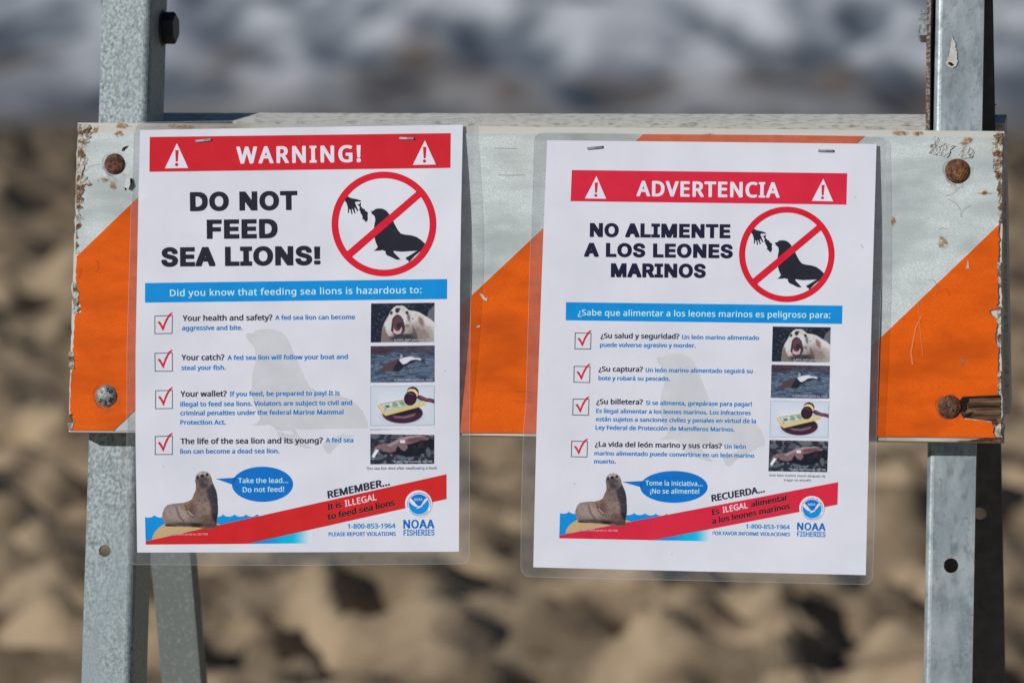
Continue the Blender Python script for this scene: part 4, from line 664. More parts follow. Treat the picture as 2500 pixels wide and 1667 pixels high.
def _fade2(N, L, p, noise, ramp, mix, coords, cur, base, geo):
    a = N.new('ShaderNodeVertexColor'); a.layer_name = 'Col'; m_ = N.new('ShaderNodeMath'); m_.operation = 'MULTIPLY'
    L.new(ramp(a.outputs['Color'], 0.0, .5), m_.inputs[0]); L.new(ramp(noise(260, 5, (1, 1, 1)), .45, 1.0), m_.inputs[1])
    L.new(m_.outputs[0], p.inputs['Alpha']); return cur
M_halo = material('grimy_halo', (0.16, 0.12, 0.08), rough=0.8, base2=(0.10, 0.085, 0.07), nscale=300, extra=_fade2)
M_drip = material('dried_white_drip', (.62, .62, .60), rough=0.8, base2=(.5, .48, .44), nscale=400)
M_pit = material('dark_pit', (.022, .017, .013), rough=1.0, spec=0.05)
M_blister = material('blistered_paint', (.54, .58, .57), rough=0.8, base2=(.26, .25, .22), nscale=420, nramp=(.58, .64), bump=1.0, bscale=700, bdist=0.0015)
M_crease = material('crease_line', (.07, .06, .05), rough=0.9, spec=.05); M_crease.node_tree.nodes['Principled BSDF'].inputs['Alpha'].default_value = .38

M_paper = material('laminated_paper', pc(208, 211, 221), rough=0.6, spec=0.08, coat=0.22, coat_rough=0.03, bump=0.22, bscale=28, bdist=0.002,
                   base2=pc(199, 203, 215), nscale=26, ndetail=3, nramp=(.35, .7))
M_film = material('laminating_film', (0.34, 0.37, 0.40), rough=0.5, spec=.2, coat=0.5, coat_rough=0.05, bump=0.25, bscale=90, bdist=0.002, base2=(.24, .26, .28), nscale=120, nramp=(.4, .65))
M_film.node_tree.nodes['Principled BSDF'].inputs['Alpha'].default_value = 0.20
M_edge = material('film_edge_highlight', (.75, .77, .80), rough=0.25, coat=0.5); M_edge.node_tree.nodes['Principled BSDF'].inputs['Alpha'].default_value = 0.28  # bright edge highlight of the film, put in as a pale colour

def colattr(name, rough=0.42, coat=0.0, bump=0, bscale=45, bdist=.002, spec=.5, crough=.22):
    m = material(name, (.5, .5, .5), rough=rough, coat=coat, coat_rough=crough, spec=spec, bump=bump, bscale=bscale, bdist=bdist)
    t = m.node_tree; a = t.nodes.new('ShaderNodeVertexColor'); a.layer_name = 'Col'
    p = t.nodes['Principled BSDF']
    t.links.new(a.outputs['Color'], p.inputs['Base Color'])
    return m
M_pic = colattr('printed_photograph', rough=.6, coat=0.2, bump=.10, spec=.08, crough=.03)

# ------------------------------------------------------------------ ground and sea
def spread(lo, hi, step, far0, far1, g=1.22):
    a = list(np.arange(lo, hi, step)); s = step; x = lo
    L = []
    while x > far0: s *= g; x -= s; L.append(max(x, far0))
    a = L[::-1] + a; s = step; x = a[-1]
    while x < far1: s *= g; x += s; a.append(min(x, far1))
    return np.array(a)

def grid_faces(nx, ny):
    i = np.arange(nx * ny).reshape(ny, nx)
    return np.stack([i[:-1, :-1], i[:-1, 1:], i[1:, 1:], i[1:, :-1]], -1).reshape(-1, 4)

rng = np.random.default_rng(7)
gx = spread(-4.2, 1.8, 0.022, -1800, 1800); gy = spread(2.0, 11.4, 0.024, -1800, 60)
X, Y = np.meshgrid(gx, gy)
near = np.exp(-np.maximum(0, np.hypot(X, Y - 5) - 14) / 6)
Z = (fbm(X / 1.1, Y / 1.3, 3, 3) - .5) * .14 + (fbm(X / .17, Y / .26, 8, 3) - .5) * .08 + (fbm(X / .085, Y / .14, 12, 2) - .5) * .085
for k in range(3200):                       # trodden hollows with a pushed-up rim
    cx, cy = rng.uniform(-5, 3), rng.uniform(1.7, 11.2); r = rng.uniform(.035, .09); el = rng.uniform(.5, .9); th = rng.uniform(0, math.pi); dp = rng.uniform(.25, .62) * r
    ix = slice(*np.searchsorted(gx, [cx - 3 * r, cx + 3 * r])); iy = slice(*np.searchsorted(gy, [cy - 3 * r, cy + 3 * r]))
    dx, dy = X[iy, ix] - cx, Y[iy, ix] - cy
    q = np.hypot((dx * math.cos(th) + dy * math.sin(th)) / r, (-dx * math.sin(th) + dy * math.cos(th)) / (r * el))
    Z[iy, ix] += -dp * np.exp(-(q ** 4)) + dp * .45 * np.exp(-((q - 1.35) / .35) ** 2)
Z *= near * (smoothstep((11.2 - Y) / 2.0) * .95 + .05) * 1.15
Z -= np.maximum(0, Y - 8.6) * .045
feet = np.exp(-((np.hypot(X, Y - .05)) / .8) ** 2); Z = Z * (1 - feet) - .0 * feet
Z = np.where(Y > 14, np.minimum(Z, -.5), Z)
def _damp(N, L, p, noise, ramp, mix, coords, cur, base, geo):
    s_ = N.new('ShaderNodeSeparateXYZ'); L.new(geo.outputs['Position'], s_.inputs[0])
    a = N.new('ShaderNodeMath'); a.operation = 'MULTIPLY_ADD'; a.inputs[1].default_value = 2.2; L.new(noise(2.2, 5, (1, 1, 1)), a.inputs[0]); L.new(s_.outputs['Y'], a.inputs[2])
    return mix(ramp(a.outputs[0], 7.0, 10.6), cur, (.15, .118, .085))
M_sand = material('beach_sand', (0.44, 0.335, 0.218), rough=0.95, spec=0.1, base2=(0.235, 0.178, 0.115), nscale=5.5, ndetail=8, nramp=(.44, .60), bump=0.5, bscale=60, bdist=0.01, extra=_damp)
V = np.stack([X, Y, Z], -1).reshape(-1, 3)
put('sand', V, grid_faces(len(gx), len(gy)), M_sand, kind='structure', smooth=True, shift=False)

sx = spread(-6.5, 2.5, 0.05, -2500, 2500, 1.25); sy = spread(9.8, 30.0, 0.09, 9.7, 4500, 1.25)
X, Y = np.meshgrid(sx, sy)
fade = np.exp(-np.maximum(0, Y - 30) / 30) * np.exp(-np.maximum(0, np.abs(X + 2) - 12) / 30)

XR = (X - CAM[0]) * math.cos(YAW) + (Y - CAM[1]) * math.sin(YAW); YR = -(X - CAM[0]) * math.sin(YAW) + (Y - CAM[1]) * math.cos(YAW)     # along and across the run of the swell
n1 = fbm(XR / .36, YR / 1.1, 21, 3); n2 = fbm(XR / .13, YR / .7, 25, 3); n3 = fbm(XR / 2.6, YR / 1.2, 29, 3)
wave = .16 * np.exp(-((Y - 15.0 - 1.2 * n3) / .8) ** 2) + .22 * np.exp(-((Y - 18.6 - 1.4 * n1) / 1.0) ** 2)
ZS = -.09 + fade * smoothstep((Y - 10.4) / 2.0) * ((n1 - .45) * .20 + (n2 - .5) * .10 + wave * .7)
foam = smoothstep((n1 * .6 + n2 * .4 - .40) / .15) * .92 * (1 - .5 * smoothstep((Y - 16.5) / 3))
col = np.zeros(X.shape + (3,)) + np.array([.17, .205, .24])
brown = .8 * smoothstep((fbm(XR / .35, YR / 1.4, 41, 3) - .45) / .16) * np.exp(-np.maximum(0, Y - 12.4) / 1.2)
for pxx, pyy, r1, r2 in ((1140, 175, .15, .75), (2035, 180, .17, .9), (1240, 225, .10, .5), (930, 190, .12, .6), (1860, 195, .13, .5), (35, 145, .16, .9), (1020, 120, .12, 1.0), (560, 120, .10, .7)):
    dd = rays([(pxx, pyy)])[0]; g_ = CAM + dd * (-.05 - CAM[2]) / dd[2]; bx, by = g_[0], g_[1]
    brown = np.maximum(brown, 1.4 * np.exp(-((((X - bx) * math.cos(YAW) + (Y - by) * math.sin(YAW)) / r1) ** 2 + ((-(X - bx) * math.sin(YAW) + (Y - by) * math.cos(YAW)) / r2) ** 2)))
    foam = foam * (1 - .95 * np.exp(-((((X - bx) * math.cos(YAW) + (Y - by) * math.sin(YAW)) / r1) ** 2 + ((-(X - bx) * math.sin(YAW) + (Y - by) * math.cos(YAW)) / r2) ** 2)))
col = col * (1 - brown.clip(0, 1)[..., None]) + np.array([.15, .105, .068]) * brown.clip(0, 1)[..., None]
col = col * (1 - foam[..., None]) + np.array([.76, .79, .83]) * foam[..., None]
wet = np.exp(-np.maximum(0, Y - 11.0) / .8) * (.55 + .45 * n2 / .6).clip(0, 1); col = col * (1 - wet[..., None] * .9) + np.array([.20, .165, .13]) * wet[..., None] * .9
M_sea = colattr('surf', rough=0.45, bump=0.4, bscale=9, bdist=.03)
put('sea', np.stack([X, Y, ZS], -1).reshape(-1, 3), grid_faces(len(sx), len(sy)), M_sea, kind='structure', smooth=True, colors=col.reshape(-1, 3), shift=False)

# ------------------------------------------------------------------ barricade
TOP = O + np.array([0.298, 0.095, 0.0968]); RN = np.array([0, math.cos(PHI), math.sin(PHI)]); RU = np.array([0, -math.sin(PHI), math.cos(PHI)])   # the rear pair's plane
bar = thing('barricade', (0, 0.05, 0), 'orange and white striped wooden barricade on galvanised steel A-frame legs', 'barricade')

def board_pt(s, t, h): return O + EX * s + EU * t + EN * h
def rear_pt(s, t, d): return O + np.array([0, TOP[1] - O[1], TOP[2] - O[2]]) + EX * s + RU * t + RN * d

def jag(pts, amp, step, seed, closed=True):
    """resample an outline (px) and roughen it"""
    r = random.Random(seed); out = []
    n = len(pts)
    for i in range(n if closed else n - 1):
        a = np.array(pts[i][:2], float); b = np.array(pts[(i + 1) % n][:2], float); j = pts[i][2] if len(pts[i]) > 2 else 0
        L = np.hypot(*(b - a)); m = max(1, int(L / step)) if j else 1; nrm = np.array([-(b - a)[1], (b - a)[0]]) / max(L, 1e-6)
        for k in range(m):
            out.append(a + (b - a) * k / m + (nrm * r.gauss(0, amp) * j if k else 0))
    return out

# front board: wooden core
core = jag([(190, 300), (700, 303), (1200, 309), (1900, 316), (2380, 320), (2452, 321, 1), (2447, 440, 1), (2444, 700, 1), (2445, 960, 1), (2446, 1079), (2100, 1075), (1200, 1063), (600, 1057), (168, 1054, .6), (171, 900, .8), (179, 650, .8), (187, 400, .8)], 1.3, 12, 3)
f = plane_at(core, 0.0); V, F = prism(f, f - EN * 0.019)
front = put('front_board', V, F, M_paint, bar); fix_normals(front)

def flat(name, pts, mat, h0, h1, parent, label=None, surf=plane_at, kind=None):
    """a thin solid cut to an outline (px), lying on the board between heights h0 and h1"""
    a = surf(pts, h1); b = surf(pts, h0); V, F = prism(a, b)
    o = put(name, V, F, mat, parent, label=label, kind=kind); fix_normals(o); return o

# outline of the sheeting, chewed at both ends, with the torn notch by the lower right bolt
left_edge = [(199, 326, 1), (207, 380, 1), (204, 440, 1), (196, 500, 1), (190, 560, 1), (187, 626, .5), (184, 700, 1), (193, 716, .5), (192, 738, .5), (199, 760, .5), (182, 771, .5), (178, 860, .6), (172, 960, .5), (170, 1046, 0)]
right_edge = [(2441, 335, 1), (2428, 372, 1), (2424, 405, 1), (2436, 432, 1), (2443, 470, 1), (2440, 540, 1), (2438, 600, 1), (2436, 660, 1), (2437, 752, .3), (2415, 759, .3), (2420, 768, .2), (2436, 780, 1), (2430, 832, .5), (2438, 850, 1), (2437, 964, 0), (2350, 968, .5), (2340, 985, .2), (2345, 1008, 0), (2352, 1021, .4), (2398, 1026, .2), (2420, 1030, .4), (2427, 1042, .5), (2424, 1056, .3), (2431, 1068, 0)]
RE = jag(right_edge, 1.6, 7, 11, False) + [np.array([2431.0, 1068.0])]
LE = jag(left_edge, 1.8, 7, 12, False) + [np.array([170.0, 1050.0])]
bottom = [(2300, 1067), (1200, 1056.5), (700, 1053)]
top = [(340, 325), (1200, 326), (1900, 330)]
white = [tuple(p) for p in top] + [tuple(p) for p in RE] + bottom + [tuple(p) for p in LE[::-1]]
ws = flat('reflective_sheeting', white, M_white, 0.0001, 0.0006, front, label='silvery white reflective sheeting with chewed edges')

def clip_half(poly, a, b, keep):
    """keep the side of line a-b where sign(cross) == keep"""
    def sd(p): return ((b[0] - a[0]) * (p[1] - a[1]) - (b[1] - a[1]) * (p[0] - a[0])) * keep
    out = []
    for i in range(len(poly)):
        p, q = poly[i], poly[(i + 1) % len(poly)]; sp, sq = sd(p), sd(q)
        if sp >= 0: out.append(tuple(p))
        if (sp > 0) != (sq > 0) and abs(sp - sq) > 1e-9:
            t = sp / (sp - sq); out.append((p[0] + (q[0] - p[0]) * t, p[1] + (q[1] - p[1]) * t))
    return out
U1 = ((187, 626), (338, 481)); L1 = ((278, 1050), (330, 1001)); U2 = ((1122, 749), (1571, 327)); L2 = ((1334, 1062), (2112, 331)); U3 = ((2127, 846), (2439, 548))
st1 = clip_half(clip_half(white, *U1, 1), *L1, -1); st2 = clip_half(clip_half(white, *U2, 1), *L2, -1); st3 = clip_half(white, *U3, 1)
for st, lb in ((st1, 'left orange stripe with the chewed left edge'), (st2, 'middle orange stripe running behind both posters'), (st3, 'right orange stripe torn open beside the rusty bolt')):
    flat('orange_stripe', st, M_orange, 0.0007, 0.0010, front, label=lb)

# broken wood, flaking paint, stains on the front board
def blob(cx, cy, rx, ry, seed, n=18, rough=.35, rot=0):
    r = random.Random(seed); c, s = math.cos(rad(rot)), math.sin(rad(rot)); o = []
    for i in range(n):
        a = 2 * math.pi * i / n; k = 1 + r.uniform(-rough, rough); x, y = rx * k * math.cos(a), ry * k * math.sin(a)
        o.append((cx + x * c - y * s, cy + x * s + y * c))
    return o
def rough_strip(name, pts, mat, hmax, seed, parent, label=None, cell=4.0, base=.0002, kx=30., ky=5.):
    """an irregular broken patch with real relief inside an outline (px)"""
    V, T = poly_shape(pts); V, F = cut_grid(V, T, cell)
    h = base + hmax * fbm(V[:, 0] / kx, V[:, 1] / ky, seed, 3)
    P = plane_at(V, h); return put(name, P, facing(P, F), mat, parent, label=label)
rough_strip('exposed_wood', [(2347, 969), (2438, 965), (2444, 963), (2444, 1030), (2442, 1040), (2430, 1040), (2420, 1029), (2398, 1025), (2353, 1020), (2340, 1000), (2341, 980)], M_wood, .0004, 5, front, 'brown splintered wood bared where the sheeting tore away', 2.5, .0, 60, 4)
for k, (y0, y1, x0) in enumerate(((972, 976, 2352), (984, 990, 2358), (998, 1001, 2362), (1008, 1013, 2368))):
    flat('wood_splinter', [(x0, y0), (2443, y0 - 2), (2443, y1 - 1), (x0 + 20, y1)], M_wood, .0002, .0007, front)
for pts in ([(2341, 969), (2440, 965), (2440, 968), (2366, 973), (2362, 981), (2345, 984)], [(2345, 985), (2356, 978), (2360, 998), (2352, 1006), (2345, 1004)], [(2358, 1010), (2376, 1004), (2366, 1016), (2354, 1019)], [(2362, 992), (2430, 990), (2440, 992), (2364, 995)]):
    flat('dark_split', pts, M_pit, .0001, .0008, front)
rough_strip('flaking_edge', jag([(191, 303), (216, 303, 1), (219, 345, 1), (204, 372, 1), (212, 395, 1), (201, 420, 1), (220, 446, 1), (226, 450, 1), (206, 458, 1), (203, 490, 1), (192, 520, 1), (198, 545, 1), (189, 570, 1), (191, 620, .5), (184, 620)], 3.6, 5, 5), M_flake, .0016, 9, front, 'brown flaking paint along the left end', 3.0, .0001, 5, 4)
rough_strip('flaking_edge', jag([(2424, 330, 1), (2448, 324), (2445, 545), (2438, 545, 1), (2438, 470, 1), (2427, 405, 1), (2422, 372, 1)], 3.0, 6, 6), M_flake, .0018, 10, front, 'flaking paint along the right end', 3.0, .0001, 5, 4)
for k, (a, b) in enumerate(((640, 700), (748, 790), (815, 850), (905, 958), (1020, 1062))):
    rough_strip('flaking_edge', jag([(2433, a, 1), (2444, a), (2444, b), (2435, b, 1)], 1.6, 6, 60 + k), M_flake, .0008, 20 + k, front, None, 3.0, .0006, 5, 4)
for k, (a, b, x) in enumerate(((690, 765, 183), (860, 900, 173), (1010, 1046, 171))):
    rough_strip('flaking_edge', jag([(x - 5, a), (x + 6, a, 1), (x + 8, b, 1), (x - 6, b)], 2.0, 6, 80 + k), M_flake, .0014, 30 + k, front, None, 3.0, .0006, 5, 4)
rough_strip('broken_lower_edge', jag([(2338, 1077, .5), (2400, 1070, .5), (2444, 1066), (2445, 1080), (2330, 1078)], 1.4, 6, 9), M_wood, .0012, 44, front, None, 3.0, .0002, 8, 4)
flat('paint_chip', blob(313, 450, 7, 15, 4, rot=12), M_pit, .0006, .0007, front)
pf = plane_at([(304, 447), (310, 434), (317, 432), (318, 450), (313, 463), (304, 457)], [0.0008, .0014, .0032, .0040, .0030, .001])
put('peeling_flake', pf, [(0, 5, 4, 3, 2, 1)], M_blister, front, label='curled beige paint flake')
flat('paint_chip', blob(305, 362, 10, 4, 8, rot=-40), M_pit, .0006, .0007, front)
for (x, y, rx, ry, sd, rt) in ((290, 327, 9, 6, 1, 0), (300, 308, 14, 5, 2, 0), (450, 311, 20, 4, 3, 0), (2180, 541, 5, 8, 4, 0), (2301, 590, 9, 12, 5, 0), (2238, 325, 10, 5, 6, 0), (2360, 345, 16, 7, 7, -30), (232, 320, 5, 12, 8, 20), (420, 307, 8, 4, 9, 0), (1730, 330, 12, 4, 12, 0), (2195, 325, 16, 5, 13, 0), (2404, 472, 16, 1.6, 14, 0), (2404, 470, 5, 5, 15, 0), (275, 455, 7, 9, 16, 0), (252, 440, 12, 4, 17, 0), (2349, 882, 5, 10, 19, 0)):
    hh = .00112 if y > 336 else .00035 if y < 322 else .0008
    Pq = plane_at(blob(x, y, rx * 1.5, ry * 1.5, sd, 22, .25, rt), hh); Pq = np.vstack([Pq, Pq.mean(0)])
    put('rust_stain', Pq, facing(Pq, [(i_, (i_ + 1) % 22, 22) for i_ in range(22)]), M_stain, front, colors=np.vstack([np.zeros((22, 3)), np.ones((1, 3))]))
rough_strip('paint_blister', blob(2298, 366, 30, 19, 31, 16, .3), M_blister, .0013, 71, front, 'crackled white paint blisters', 2.5, .0005, 7, 6)
rough_strip('paint_blister', blob(2358, 373, 19, 14, 33, 14, .22), M_blister, .0013, 72, front, 'round crackled paint blister', 2.5, .0005, 7, 6)
rough_strip('paint_blister', blob(2284, 342, 8, 8, 35, 16), M_blister, .0010, 73, front, None, 2.5, .0005, 7, 6)
for pts in ([(2363, 636), (2364, 636), (2366, 655), (2358, 656), (2361, 648)], [(1171, 716), (1178, 718), (1186, 729), (1190, 726), (1189, 735), (1180, 731), (1174, 724)], [(1163, 797), (1172, 793), (1173, 798), (1165, 800)]):
    flat('paint_chip', pts, M_drip, .0010, .0013, front)
def hairline(pts, wpx, h, name='sheeting_crease', mat=None):
    pts = np.array(pts, float); d = np.gradient(pts, axis=0); d /= np.hypot(*d.T)[:, None]; n = np.stack([-d[:, 1], d[:, 0]], 1) * wpx / 2
    ring = np.vstack([pts + n, (pts - n)[::-1]]); P = plane_at(ring, h); m = len(pts)
    F = [(i, i + 1, 2 * m - 2 - i, 2 * m - 1 - i) for i in range(m - 1)]
    return put(name, P, facing(P, F), mat or M_crease, front)
for pts in ([(2307, 478), (2320, 476), (2330, 470), (2335, 462)], [(2315, 487), (2332, 494), (2343, 510), (2346, 530)], [(2346, 530), (2350, 515), (2360, 505), (2370, 502)], [(2291, 560), (2300, 556), (2312, 560)], [(2263, 682), (2280, 684), (2290, 700), (2292, 706)], [(206, 420), (216, 408), (232, 402), (246, 400)], [(192, 660), (200, 655), (196, 668), (192, 680)], [(232, 636), (240, 640), (240, 660), (232, 665)], [(1205, 362), (1230, 362), (1262, 363)], [(1215, 427), (1240, 428), (1280, 427)], [(1255, 955), (1275, 956), (1300, 957)], [(1250, 978), (1270, 980), (1298, 979)], [(2285, 715), (2310, 705), (2320, 722)]):
    hairline(pts, 1.3, .00125)
for pts, wd in (([(2243, 740), (2245, 790), (2253, 870)], 1.6), ([(2228, 890), (2224, 860), (2236, 800), (2250, 770)], 4.0)):
    hairline(pts, wd, .00122, 'scratch', material('scratch', (.84, .20, .05), rough=.7))

for (bx, by, br) in ((280.5, 401, 25.5), (2337.5, 418, 29), (260.5, 966.5, 27), (2318.5, 993.5, 28)):
    a_ = np.linspace(2.2, 4.6, 14)
    hairline(np.stack([bx + 1.22 * br * np.cos(a_) * (1 + .06 * np.sin(3 * a_)), by - 1.15 * br * np.sin(a_)], 1), 1.8, .00125)
    Pq = plane_at([(bx + br * 1.45 * math.cos(t_), by + br * 1.45 * math.sin(t_) * (1.25 if math.sin(t_) > 0 else 1)) for t_ in np.linspace(0, math.tau, 30, endpoint=False)] + [(bx, by + 3)], .00116)
    put('rust_stain', Pq, facing(Pq, [(i_, (i_ + 1) % 30, 30) for i_ in range(30)]), M_halo, front, colors=np.vstack([np.zeros((30, 3)), np.ones((1, 3))]))

# rear board
r = random.Random(2); V = []; xs = np.linspace(-.3055, .2985, 120)
for x in xs:
    j = r.gauss(0, .00007) - .0022
    for (t, d) in ((0 + j, 0), (j, .0185), (-.2032, .0185), (-.2032 + j, 0)): V.append(rear_pt(x, t, d + .0002))
F = [(4 * i + k, 4 * i + 4 + k, 4 * i + 4 + (k + 1) % 4, 4 * i + (k + 1) % 4) for i in range(len(xs) - 1) for k in range(4)] + [(0, 1, 2, 3), tuple(4 * (len(xs) - 1) + k for k in (3, 2, 1, 0))]
rb = put('rear_board', V, F, M_rearpaint, bar); fix_normals(rb)

# legs: rolled steel angles
def angle_leg(name, pt, sec, t0, t1, mat, parent, hole=None, label=None):
    """sec: closed section [(s, h)], swept from t0 to t1 by pt(s, t, h)"""
    n = len(sec); rows = np.linspace(t0, t1, 24); V = []; F = []
    for t in rows: V += [pt(s, t, h) for s, h in sec]
    for i in range(len(rows) - 1):
        for k in range(n): F.append((i * n + k, i * n + (k + 1) % n, (i + 1) * n + (k + 1) % n, (i + 1) * n + k))
    cap = tessellate_polygon([[Vector((s, h, 0)) for s, h in sec]])
    F += [tuple(c) for c in cap] + [tuple(n * (len(rows) - 1) + c for c in q) for q in cap]
    o = put(name, V, F, mat, parent, label=label); fix_normals(o)
    if hole:
        for (c, axis, rr) in hole:
            q = Vector(axis).to_track_quat('Z', 'Y').to_matrix(); CV = []; 
            for z in (-.012, .012):
                for i in range(28): CV.append(Vector(c) + q @ Vector((rr * math.cos(i * math.tau / 28), rr * math.sin(i * math.tau / 28), z)))
            CFc = [tuple(range(27, -1, -1)), tuple(range(28, 56))] + [(i, (i + 1) % 28, 28 + (i + 1) % 28, 28 + i) for i in range(28)]
            cu = put('cutter', [tuple(v) for v in CV], CFc, None); fix_normals(cu)
            md = o.modifiers.new('hole', 'BOOLEAN'); md.operation = 'DIFFERENCE'; md.solver = 'EXACT'; md.object = cu
            bpy.context.view_layer.update()
            ev = o.evaluated_get(bpy.context.evaluated_depsgraph_get()); nm = bpy.data.meshes.new_from_object(ev)
            o.modifiers.clear(); old = o.data; o.data = nm; bpy.data.meshes.remove(old); bpy.data.objects.remove(cu)
    return o
def lsec(x0, x1, h0, depth, side, th=.003, r=.005):
    """L section: face flange x0..x1 at height h0 (front), second flange going back on the left (side=-1) or right (side=1); h decreases backwards"""
    arc = [(r - r * math.cos(a), -r + r * math.sin(a)) for a in np.linspace(0, math.pi / 2, 7)]     # outer corner, from side to front
    ai = [(r - (r - th) * math.cos(a), -r + (r - th) * math.sin(a)) for a in np.linspace(0, math.pi / 2, 5)]
    pts = [(0, -depth)] + arc + [(x1 - x0, 0), (x1 - x0, -th)] + ai[::-1] + [(th, -depth)]
    if side < 0: return [(x0 + a, h0 + b) for a, b in pts]
    return [(x1 - a, h0 + b) for a, b in pts][::-1]
TB = -(Z0 / math.cos(PHI)) - .03
LX0, LX1 = -.2975, -.2635
hc = plane_at([(257, 1344)], -.0205)[0]
angle_leg('front_leg', board_pt, lsec(LX0, LX1, -.0195, .038, 1), TB, .30, M_steelL, bar, [(hc, EN, .0040)], 'left front leg of speckled galvanised steel angle')
hc = plane_at([(2322, 1380)], -.0205)[0]
rl = angle_leg('front_leg', board_pt, lsec(.2570, .2885, -.0195, .038, -1), TB, .30, M_steelR, bar, [(hc, EN, .0047)], 'right front leg of spangled galvanised steel angle')
# washer-like rim of the punched hole
# rear legs: the wide flange lies against the rear board, the other comes forward
def rsec(x0, x1, depth, side):
    s = lsec(x0, x1, 0, depth, side, th=.003, r=.004)
    return [(a, b) for a, b in s]
rp = lambda s, t, h: rear_pt(s, t, h)      # h<0 = towards the viewer
TBR = -((TOP[2]) / math.cos(PHI)) - .03
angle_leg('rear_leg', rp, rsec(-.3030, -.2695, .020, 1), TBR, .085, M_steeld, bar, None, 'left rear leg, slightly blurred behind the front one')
hc = O * 0 + plane_at([(2391.6, 1251)], 0, TOP, RN)[0] if False else None
d = rays([(2391.6, 1251)])[0]; tt = ((TOP - CAM) @ RN) / (d @ RN); hc = CAM + d * tt
angle_leg('rear_leg', rp, rsec(.2518, .2925, .014, -1), TBR, .085, M_steel_shade, bar, [(hc, RN, .0050)], 'right rear leg, steel coloured darker for the shade behind the front one')
yz = [(.060, .040), (.060, .240), (.071, .300), (.105, .300), (.085, .200), (.085, .040)]
yz = [(.046 + .2144 * max(0, z - .10) + (.0 if k < 3 else .030), z) for k, (y_, z) in enumerate([(0, .06), (0, .15), (0, .30), (0, .30), (0, .15), (0, .06)])]
hp = put('hinge_plate', *prism([O + np.array([.2514, y_, z]) for y_, z in yz], [O + np.array([.2540, y_, z]) for y_, z in yz]), M_rim, bar, label='thin rust-edged plate beside the right leg'); fix_normals(hp)

# carriage bolts
def carriage_bolt(px, rpx, mat, label, marks, mmat):
    c = plane_at([px], 0)[0]; R_ = rpx / 3657.0; H_ = .0028; V = []; F = []; n = 36; base = .0004
    ex = EX; prof = [(1.0, 0), (1.0, .22), (.97, .38), (.88, .60), (.72, .80), (.5, .93), (.25, .99)]
    for (q, z) in prof:
        for i in range(n):
            a = i * math.tau / n; wob = 1 + .012 * math.sin(3 * a + px[0])
            V.append(c + EX * (R_ * q * wob * math.cos(a)) + EU * (R_ * q * wob * math.sin(a)) + EN * (base + H_ * z))
    V.append(c + EN * (base + H_)); V.append(c + EN * .0001)
    for k in range(len(prof) - 1):
        for i in range(n): F.append((k * n + i, k * n + (i + 1) % n, (k + 1) * n + (i + 1) % n, (k + 1) * n + i))
    for i in range(n): F.append(((len(prof) - 1) * n + i, (len(prof) - 1) * n + (i + 1) % n, len(V) - 2)); F.append(((i + 1) % n, i, len(V) - 1))
    o = put('carriage_bolt', V, F, mat, bar, smooth=True, label=label); fix_normals(o)
    for ch, ang in marks:
        a = rad(ang); v, t = FONT['B'][ch][1:]; k = rpx * .36 / CAPH['B']; v = (v - v.mean(0)) * k
        rot = a - math.pi / 2; P = np.stack([v[:, 0] * math.cos(rot) - v[:, 1] * math.sin(rot), v[:, 0] * math.sin(rot) + v[:, 1] * math.cos(rot)], 1) + rpx * .60 * np.array([math.cos(a), math.sin(a)])
        q = np.hypot(*P.T) / rpx; h = base + H_ * np.interp(q, [x[0] for x in prof[::-1]], [x[1] for x in prof[::-1]]) + .00035
        P3 = c + EX * (P[:, :1] / 3657) + EU * (P[:, 1:] / 3657) + EN * h[:, None]
        m_ = len(P3); put('stamped_mark', np.vstack([P3, P3 - EN * .0006]), [tuple(f) for f in facing(P3, t)] + [tuple(int(i) + m_ for i in f[::-1]) for f in t], mmat, o)
carriage_bolt((280.5, 401), 25.5, M_rust, 'dark brown rusted carriage bolt, upper left', [], M_rust)
carriage_bolt((2337.5, 418), 29, M_rust2, 'orange-brown rusted carriage bolt, upper right', [('A', 150), ('S', 215), ('C', 250), ('3', 60)], M_rust)
carriage_bolt((260.5, 966.5), 27, M_bolt, 'grey zinc carriage bolt with stamped figures, lower left', [('3', 78), ('0', 40), ('7', -20), ('A', -45), ('Y', 145), ('E', 265), ('S', 225)], M_dark)
carriage_bolt((2318.5, 993.5), 28, M_rust, 'dark rusted carriage bolt beside the torn sheeting, lower right', [('E', 235), ('A', 265)], M_rust)

# hinge bolts through the tops of the legs
def hexprism(cx0, cx1, c, rr, n=6, rot=0.3):
    V = []
    for x, k in ((cx0, 1.0), (cx1 - .0012 * np.sign(cx1 - cx0), 1.0), (cx1, .86)):
        for i in range(n):
            a = i * math.tau / n + rot; V.append(np.array([x, c[1] + rr * k * math.cos(a), c[2] + rr * k * math.sin(a)]))
    F = [tuple(range(n)), tuple(range(2 * n, 3 * n))] + [(j * n + i, j * n + (i + 1) % n, (j + 1) * n + (i + 1) % n, (j + 1) * n + i) for j in (0, 1) for i in range(n)]
    return V, F
c1 = plane_at([(405, 69)], -.050)[0]; c2 = plane_at([(2257, 65)], -.050)[0]
hb = put('hinge_bolt', *hexprism(-.2633, -.2545, c1, .0108, rot=.5), M_dark, bar, label='dark hexagonal hinge bolt on the left leg'); fix_normals(hb)
V, F = hexprism(-.2634, -.2622, c1, .0125, n=28); ww = put('washer', V, F, M_dark, hb); fix_normals(ww)
hn = put('hinge_nut', *hexprism(.2515, .2440, c2, .0105, rot=.5), M_steelL, bar, label='grey hexagonal hinge nut on the right leg'); fix_normals(hn)

